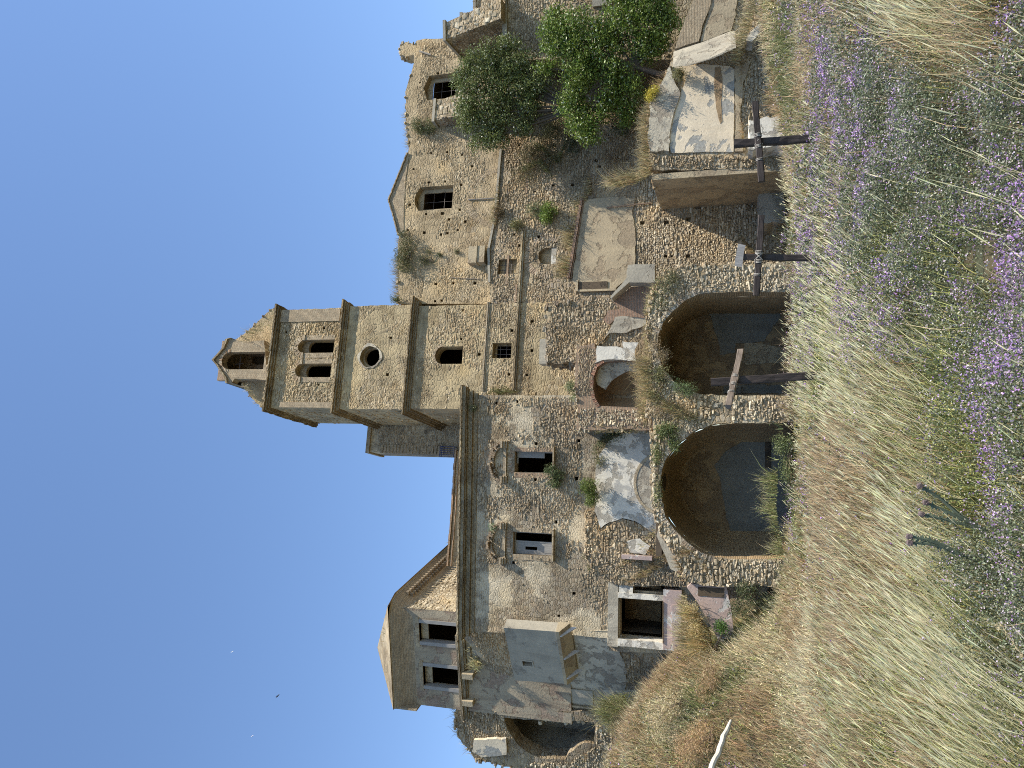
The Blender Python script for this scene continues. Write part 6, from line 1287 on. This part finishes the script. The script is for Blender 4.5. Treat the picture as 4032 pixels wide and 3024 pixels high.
shrub("shrub", "olive weed hanging at the lower end of the concrete slab", "weed", PY.off(-.4), [(2672, 290, 26, 28, .3, 0)], 1300, .055, og, og2)
shrub("shrub", "green weeds at the foot of the rightmost room behind the meadow", "shrub", PY.off(-2), [(3070, 330, 40, 50, .6, 0), (3095, 420, 30, 60, .6, 0)], 3200, .06, (.15, .18, .05), (.27, .29, .09))
shrub("shrub", "leafy shrub at the threshold of the left arch", "shrub", PF.off(-.1), [(3080, 1750, 42, 44, .6, 0), (3100, 1850, 36, 50, .6, 0), (3120, 1950, 34, 50, .5, 0)], 5000, .06, (.12, .15, .06), (.24, .27, .12))

shrub("shrub", "dark shrub added as shade under the bright fig tree near its trunk", "shrub", PD.off(-.8), [(2450, 480, 60, 60, .6, 0), (2500, 400, 50, 60, .6, 0)], 4200, .08, (.07, .09, .035), (.14, .16, .07))  # added for dark shade beneath the tree, carried by its leaf colour
shrub("shrub", "brown and green creeper spilling down the shaded wall left of the fig trees", "creeper", PD.off(-.3), [(2090, 600, 70, 50, .3, 0), (2170, 640, 50, 50, .3, 0), (2060, 690, 50, 40, .25, 0), (2140, 560, 60, 40, .3, 0)], 5200, .065, (.13, .12, .06), (.23, .2, .1))
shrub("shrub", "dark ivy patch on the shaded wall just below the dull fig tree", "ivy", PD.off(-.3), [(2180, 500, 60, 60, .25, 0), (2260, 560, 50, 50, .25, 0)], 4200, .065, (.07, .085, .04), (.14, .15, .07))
shrub("shrub", "dry thorny bush on the rubble left of the ruined room's top", "bush", PD.off(-.7), [(2380, 620, 40, 60, .4, 0), (2430, 690, 40, 50, .4, 0)], 2600, .06, (.30, .23, .12), (.45, .36, .2), aspect=.2)
shrub("shrub", "pale dry bush hanging over the crown of the right arch", "bush", PF.off(-.1), [(2610, 1400, 26, 34, .35, 0), (2575, 1350, 24, 50, .35, 0)], 2400, .06, (.36, .28, .15), (.52, .43, .26), aspect=.2)
shrub("shrub", "tan dry bush on top of the central pier between the arches", "bush", PF.off(-.05), [(2590, 1610, 40, 40, .4, 0), (2680, 1620, 60, 26, .3, 0)], 3200, .06, (.38, .29, .16), (.52, .42, .25), aspect=.2)
shrub("shrub", "golden dry bush at the corner of the ruined steps", "bush", PS.off(-.2), [(2740, 2460, 40, 60, .5, 0), (2780, 2540, 40, 50, .5, 0), (2720, 2400, 36, 30, .4, 0)], 4800, .08, (.48, .38, .18), (.62, .50, .28), aspect=.2)
shrub("shrub", "rusty brown dry bush on the bank below the pink stair wall", "bush", Plane(30, 0), [(2780, 2720, 50, 70, .9, 0), (2800, 2640, 40, 50, .7, 0)], 5200, .08, (.36, .25, .13), (.5, .37, .22), aspect=.2)
shrub("shrub", "pale tan bush on the bank beside the hollow of the left wing", "bush", Plane(30, 0), [(2640, 2760, 60, 60, .9, 0), (2600, 2850, 50, 60, .8, 0)], 5200, .08, (.44, .36, .2), (.62, .53, .33), aspect=.2)
shrub("shrub", "orange brown bush on the left bank above the pale log", "bush", Plane(28, 0), [(2760, 2900, 60, 60, .9, 0), (2700, 2960, 60, 60, .8, 0)], 5200, .075, (.42, .28, .14), (.55, .39, .22), aspect=.2)
# ---- trees
def tree(label, pl, trunk, blobs, n, ls, c, c2, c3, per=16, sig=.13):
    rp = Vector(pl.W(*pl.sz(*trunk[0]), trunk[0][2] if len(trunk[0]) > 2 else 0)); t = thing("tree", label, "tree", rp)
    pts = [rp] + [Vector(pl.W(*pl.sz(q[0], q[1]), .1)) for q in trunk[1:]]
    P_ = blob_pts(pl, blobs, n // per); mb = MB(); mb.tube(pts, .1, 8, rad=[.17 - .1 * i / len(pts) for i in range(len(pts))], col=(.10, .08, .06))
    for b in blobs:
        q = Vector(pl.W(*pl.sz(b[0], b[1]), b[5])); mb.tube([pts[len(pts) // 2], pts[len(pts) // 2].lerp(q, .5) + Vector((random.uniform(-.2, .2), random.uniform(-.2, .2), random.uniform(0, .3))), q], .05, 6, rad=[.08, .05, .025], col=(.10, .08, .06))
        for _ in range(9):
            k = Vector(P_[rng.integers(len(P_))])
            if (k - q).length < 1.6: mb.tube([q, q.lerp(k, .5) + Vector((0, 0, .06)), k], .02, 5, rad=[.022, .014, .005], col=(.2, .17, .14))
    mb.build("trunk", [M['bark']], t)
    mb = MB(); Q = clump(P_, per, sig); cc = np.repeat(colr(c, len(P_), .35, .1), per, 0) * rng.uniform(.75, 1.3, (len(Q), 1)); sw = rng.random(len(Q)); a_ = sw < .32; cc[a_] = colr(c2, a_.sum(), .3); a_ = sw > .96; cc[a_] = colr(c3, a_.sum(), .3)
    leaves(mb, Q, ls * rng.uniform(.6, 1.4, len(Q)), cc, .5); mb.build("crown", [M['leaf']], t); return t
P3 = Plane.through(PC.off(-3.0).hit(2000, 400), 0)
tree("dull green fig tree against the church wall left of the big buttress", P3, [(2560, 440), (2420, 430), (2280, 420), (2140, 380), (2020, 370)],
     [(1880, 250, 75, 60, .9, 0), (1860, 360, 70, 75, 1.0, 0), (1850, 470, 60, 60, .9, 0), (1960, 300, 90, 90, 1.1, 0), (1950, 440, 85, 80, 1.1, 0), (2040, 260, 75, 60, .9, 0), (2060, 360, 80, 75, 1.0, 0), (1950, 545, 50, 40, .7, 0), (2090, 430, 50, 40, .7, 0), (1985, 190, 70, 46, .8, 0), (2110, 340, 55, 60, .8, 0), (2060, 500, 45, 36, .6, 0), (1840, 420, 48, 40, .6, 0), (1880, 560, 36, 30, .5, 0), (1940, 520, 60, 40, .7, .2), (1830, 300, 45, 50, .7, 0)],
     44000, .12, (.12, .15, .05), (.22, .25, .09), (.5, .52, .42))
P4 = Plane.through(PC.off(-4.2).hit(2300, 300), 0)
tree("bright green fig tree with large glossy leaves spreading over the ruined room", P4, [(2700, 270), (2600, 290), (2500, 260), (2400, 250), (2300, 240)],
     [(2260, 120, 90, 80, 1.1, 0), (2200, 190, 70, 60, .9, 0), (2330, 200, 100, 90, 1.2, 0), (2420, 110, 90, 90, 1.1, 0), (2280, 300, 75, 70, 1.0, 0), (2250, 400, 60, 70, .9, 0), (2290, 480, 65, 60, .9, 0), (2320, 540, 40, 36, .6, 0), (2530, 60, 75, 70, 1.0, 0), (2420, 280, 60, 60, .9, 0), (2560, 160, 60, 50, .8, 0), (2180, 60, 50, 40, .8, .3), (2450, -20, 90, 60, 1.1, 0), (2600, 20, 50, 60, .8, 0), (2150, 270, 35, 26, .6, 0), (2360, 420, 50, 50, .8, .2), (2540, 210, 50, 40, .7, 0), (2480, 340, 50, 50, .7, 0), (2410, 370, 50, 50, .7, .2), (2620, 80, 55, 50, .8, 0), (2170, 130, 50, 46, .7, 0), (2600, 170, 40, 40, .6, 0), (2460, 440, 40, 50, .5, .4)],
     48000, .135, (.11, .165, .03), (.21, .28, .06), (.55, .6, .42), per=18, sig=.15)

# ================================================================== three crosses
def beam(mb, a, b, w_, h_, side, jag=.012, col=(.5, .5, .5), n=10, mat=0):
    a, b = Vector(a), Vector(b); t = (b - a).normalized(); s_ = (side - t * side.dot(t)).normalized(); u = t.cross(s_); ch = .22; V, UV = [], []
    prof = [(-1, -1 + ch), (-1, 1 - ch), (-1 + ch, 1), (1 - ch, 1), (1, 1 - ch), (1, -1 + ch), (1 - ch, -1), (-1 + ch, -1)]; L_ = (b - a).length
    for i in range(n + 1):
        p = a.lerp(b, i / n)
        for j, (q, r) in enumerate(prof): V.append(p + s_ * (q * w_ / 2 + random.uniform(-jag, jag)) + u * (r * h_ / 2 + random.uniform(-jag, jag))); UV.append((j * .12, L_ * i / n))
    Fs = [[i * 8 + k, i * 8 + (k + 1) % 8, (i + 1) * 8 + (k + 1) % 8, (i + 1) * 8 + k] for i in range(n) for k in range(8)]
    mb.add(V, np.array(Fs), mat, col, UV); mb.add(V[:8], [list(range(8))[::-1]], mat, col, UV[:8]); mb.add(V[-8:], [list(range(8))], mat, col, UV[-8:])
def rope(mb, c, ax, side, r1, r2, k=3, sp=.035):
    ax = ax.normalized(); s_ = (side - ax * side.dot(ax)).normalized(); u = ax.cross(s_)
    for i in range(k):
        o = c + ax * (i - k / 2) * sp; mb.tube([o + s_ * r1 * math.cos(t) * 1.12 + u * r2 * math.sin(t) * 1.12 + ax * random.uniform(-.005, .005) for t in np.linspace(0, 2 * math.pi, 13)], .011, 5, col=(.42, .39, .34))
GRP = "wooden crosses in the meadow"
def cross(label, Y0, top, base_y, barR, barL, wv, wb, mv, mbm, dyR=0.0, dyL=0.0, plaque=None, tie=2):
    pv = Plane(Y0, 0); tp = pv.hit(*top); bx = pv.hit(base_y[0], base_y[1]); bz = gz(bx.x, bx.y) - .3; d = (bx - tp); k = (bz - tp.z) / d.z; bs = tp + d * k
    t = thing("cross", label, "cross", (bs.x, bs.y, bz + .3), GRP)
    mb = MB(); beam(mb, tp, bs, wv, wv * .9, Vector((1, 0, 0))); mb.build("post", [M[mv]], t)
    pb = Plane(Y0 - wv * .45 - wb * .45, 0); a = Plane(pb.Y0 + dyR, 0).hit(*barR); b = Plane(pb.Y0 + dyL, 0).hit(*barL); mb = MB(); beam(mb, a, b, wb, wb * .9, Vector((0, 0, 1))); mb.build("crossbar", [M[mbm]], t)
    mb = MB(); up = (tp - bs).normalized(); f = (tp.z - (a.z + b.z) / 2); cpt = tp - up * f; bar = (a - b).normalized(); mid = a + (b - a) * ((cpt.x - a.x) / (b.x - a.x)); cc = (cpt + mid) / 2
    for sg in (-1, 1): mb = MB(); rope(mb, mid + bar * sg * wv * .75 + Vector((0, 0, 0)), bar, Vector((0, 0, 1)), wb * .52, wb * .5); mb.build("rope_lashing", [M['stone']], t)
    mb = MB()
    for sg in (-1, 1):
        p0 = cc + bar * sg * wv * .6 + up * wb * .62 + Vector((0, -wb * .75, 0)); p1 = cc - bar * sg * wv * .6 - up * wb * .62 + Vector((0, -wb * .75, 0)); mb.tube([p0, (p0 + p1) / 2 + Vector((0, -.03, 0)), p1], .012, 5, col=(.42, .39, .34))
    mb.build("rope_cross_tie", [M['stone']], t); mb = MB(); rope(mb, mid + (b - mid) * .45, bar, Vector((0, 0, 1)), wb * .52, wb * .5, 2); mb.build("rope_lashing", [M['stone']], t)
    if plaque:
        pp = Plane(Y0 - wv * .6, 0); mb = MB(); slab(mb, pp, rough(pp.szs(plaque), .12, .012), .03); mb.build("title_board", [M['wood_grey']], t)
    return t
cross("right black timber cross standing before the white block", 21.5, (2890, 566), (3187, 547), (2972, 402), (3000, 716), .2, .165, 'wood_black', 'wood_black')
cross("middle black timber cross carrying a tilted grey title board", 21.5, (2905, 1012), (3160, 1016), (2998, 848), (2978, 1164), .16, .16, 'wood_black', 'wood_black', plaque=[(2907, 959), (2936, 966), (2926, 1020), (2922, 1052), (2893, 1047), (2899, 1000)])
cross("left tallest cross with a skewed bleached crossbar of round pole", 20.0, (2799, 1505), (3185, 1480), (2917, 1381), (2868, 1602), .2, .15, 'wood_black', 'wood_brown', dyR=.75, dyL=-.75)

# ---- pale log on the bank
pa_ = Plane(27.0, 0).hit(2877, 2836); pb_ = Plane(24.5, 0).hit(2800, 3040); lg = thing("log", "pale bleached log lying across the dry left bank", "log", pa_)
mb = MB(); pts = [pa_.lerp(pb_, f) + Vector((random.uniform(-.02, .02), 0, random.uniform(-.03, .03))) for f in np.linspace(0, 1.25, 12)]; mb.tube(pts, .1, 9, rad=[.05 + .05 * min(1, i / 3) for i in range(12)])
mb.build("trunk", [M['wood_pale']], lg)
# ---- birds
def bird(label, x, y, Yd, span, ang, col):
    p = Plane(Yd, 0).hit(x, y); t = thing("bird", label, "bird", p, "birds flying in the sky"); mb = MB(); ca, sa = math.cos(ang), math.sin(ang)
    def W_(a, b, c): return p + Vector((a * ca - b * sa, c, a * sa + b * ca)) * span
    V = []; prof = [(-.42, .005), (-.3, .05), (-.1, .075), (.1, .07), (.25, .035), (.34, .03), (.4, .005)]
    for i, (l, r) in enumerate(prof):
        for k in range(6): V.append(W_(l, r * math.cos(k * 1.0472), r * math.sin(k * 1.0472)))
    mb.add(V, np.array([[i * 6 + k, i * 6 + (k + 1) % 6, (i + 1) * 6 + (k + 1) % 6, (i + 1) * 6 + k] for i in range(6) for k in range(6)]), 0, col)
    mb.build("body", [M['iron']], t, smooth=True)
    for sg in (-1, 1):
        mb = MB(); V = [W_(.12, .02 , .03 * sg), W_(-.12, .02, .03 * sg), W_(-.16, .10, .28 * sg), W_(.05, .12, .28 * sg), W_(-.12, .06, .52 * sg), W_(.0, .05, .46 * sg)]
        lo = [v + Vector((0, 0, -.015 * span)) for v in V]; mb.add(V + lo, [[0, 1, 2, 3], [3, 2, 4, 5], [6, 9, 8, 7], [9, 11, 10, 8], [0, 3, 9, 6], [3, 5, 11, 9], [2, 1, 7, 8], [4, 2, 8, 10]], 0, col); mb.build("wing", [M['iron']], t)
    mb = MB(); V = [W_(-.35, 0, .03), W_(-.35, 0, -.03), W_(-.55, .02, -.09), W_(-.55, .02, .09)]; mb.add(V + [v + Vector((0, 0, -.012 * span)) for v in V], [[0, 1, 2, 3], [7, 6, 5, 4], [0, 3, 7, 4], [2, 1, 5, 6]], 0, col); mb.build("tail", [M['iron']], t)
bird("dark bird in the blue sky left of the tower, the only black one", 1094, 2740, 60, .62, R(-45), (.03, .03, .04))
bird("pale bird highest in the sky above the dark bird", 915, 2566, 70, .42, R(-60), (.75, .75, .75))
bird("pale grey bird nearest the left border of the sky", 994, 2898, 70, .42, R(-50), (.6, .58, .62))
# ---- thistle stalks
def thistle(label, Y0, stems, base):
    pl = Plane(Y0, 0); b0 = pl.hit(*base); b0 = Vector((b0.x, b0.y, gz(b0.x, b0.y))) if False else b0; t = thing("thistle", label, "thistle", b0, "thistles in the meadow"); c = (.13, .16, .11); foot = Vector((b0.x + .02, b0.y, gz(b0.x, b0.y) - .05))
    for st in stems:
        pts = [foot, b0] + [pl.hit(*q) for q in st]; mb = MB(); mb.tube(pts, .012, 6, rad=[.016, .014] + [.013 - .005 * i / len(st) for i in range(len(st))], col=c)
        for a, b in zip(pts[1:-1], pts[2:]):
            for _ in range(26):
                q = a.lerp(b, random.random()); v = Vector((random.gauss(0, 1), random.gauss(0, 1), random.gauss(0, .6))).normalized(); s_ = (b - a).normalized() * .012; e = q + v * random.uniform(.015, .045)
                mb.add([q - s_, q + s_, e], [[0, 1, 2]], 0, np.array(c) * random.uniform(.8, 2.0))
        mb.build("stem", [M['leaf']], t)
        tp = pts[-1]; mb = MB(); n_ = 60; v = rng.normal(0, 1, (n_, 3)); v /= np.linalg.norm(v, axis=1)[:, None]
        add_stones(mb, np.array([list(tp)]), np.array([[.02, .02, .022]]), (Vector((1, 0, 0)), Vector((0, 1, 0)), Z), np.array([[.2, .15, .14]]), 0, .1)
        for q in v: e = Vector(q) * .034; s_ = Vector((q[1], -q[0], .2)).normalized() * .004; mb.add([tp - s_, tp + s_, tp + e], [[0, 1, 2]], 0, (.30, .22, .22))
        mb.build("flower_head", [M['leaf']], t)
thistle("taller three headed dark thistle in the near meadow", 6.4, [[(3780, 2030), (3700, 1960), (3622, 1913)], [(3800, 2050), (3720, 2010), (3645, 1978)], [(3780, 2060), (3705, 2042), (3628, 2024)]], (3900, 2100))
thistle("two headed thistle farther left in the near meadow, lower of the pair", 6.2, [[(3720, 2150), (3650, 2125), (3580, 2112)], [(3720, 2155), (3650, 2140), (3582, 2137)]], (3800, 2190))
# tall brown seed stalk on the near left
sd = Plane(4.6, 0).hit(3980, 2500); t = thing("seed_stalk", "pale curved seed stalk with dry pods among the purple flowers", "plant", sd)
mb = MB(); pts = [Vector((sd.x, sd.y, gz(sd.x, sd.y)))] + [Plane(4.6, 0).hit(*q) for q in ((4040, 2600), (3990, 2530), (3950, 2470), (3920, 2460))]; mb.tube(pts, .004, 5, col=(.6, .5, .3))
for a, b in zip(pts[1:-1], pts[2:]):
    for _ in range(30):
        q = a.lerp(b, random.random()); v = Vector((random.gauss(0, 1), random.gauss(0, 1), abs(random.gauss(0, 1)))).normalized() * random.uniform(.02, .04); s_ = v.orthogonal().normalized() * .003; mb.add([q - s_, q + v * .5 + s_, q + v, q + s_], [[0, 1, 2, 3]], 0, np.array((.62, .52, .32)) * random.uniform(.8, 1.2))
mb.build("stalk", [M['grass']], t)
for o in bpy.data.objects:
    if "_o" in o: del o["_o"]
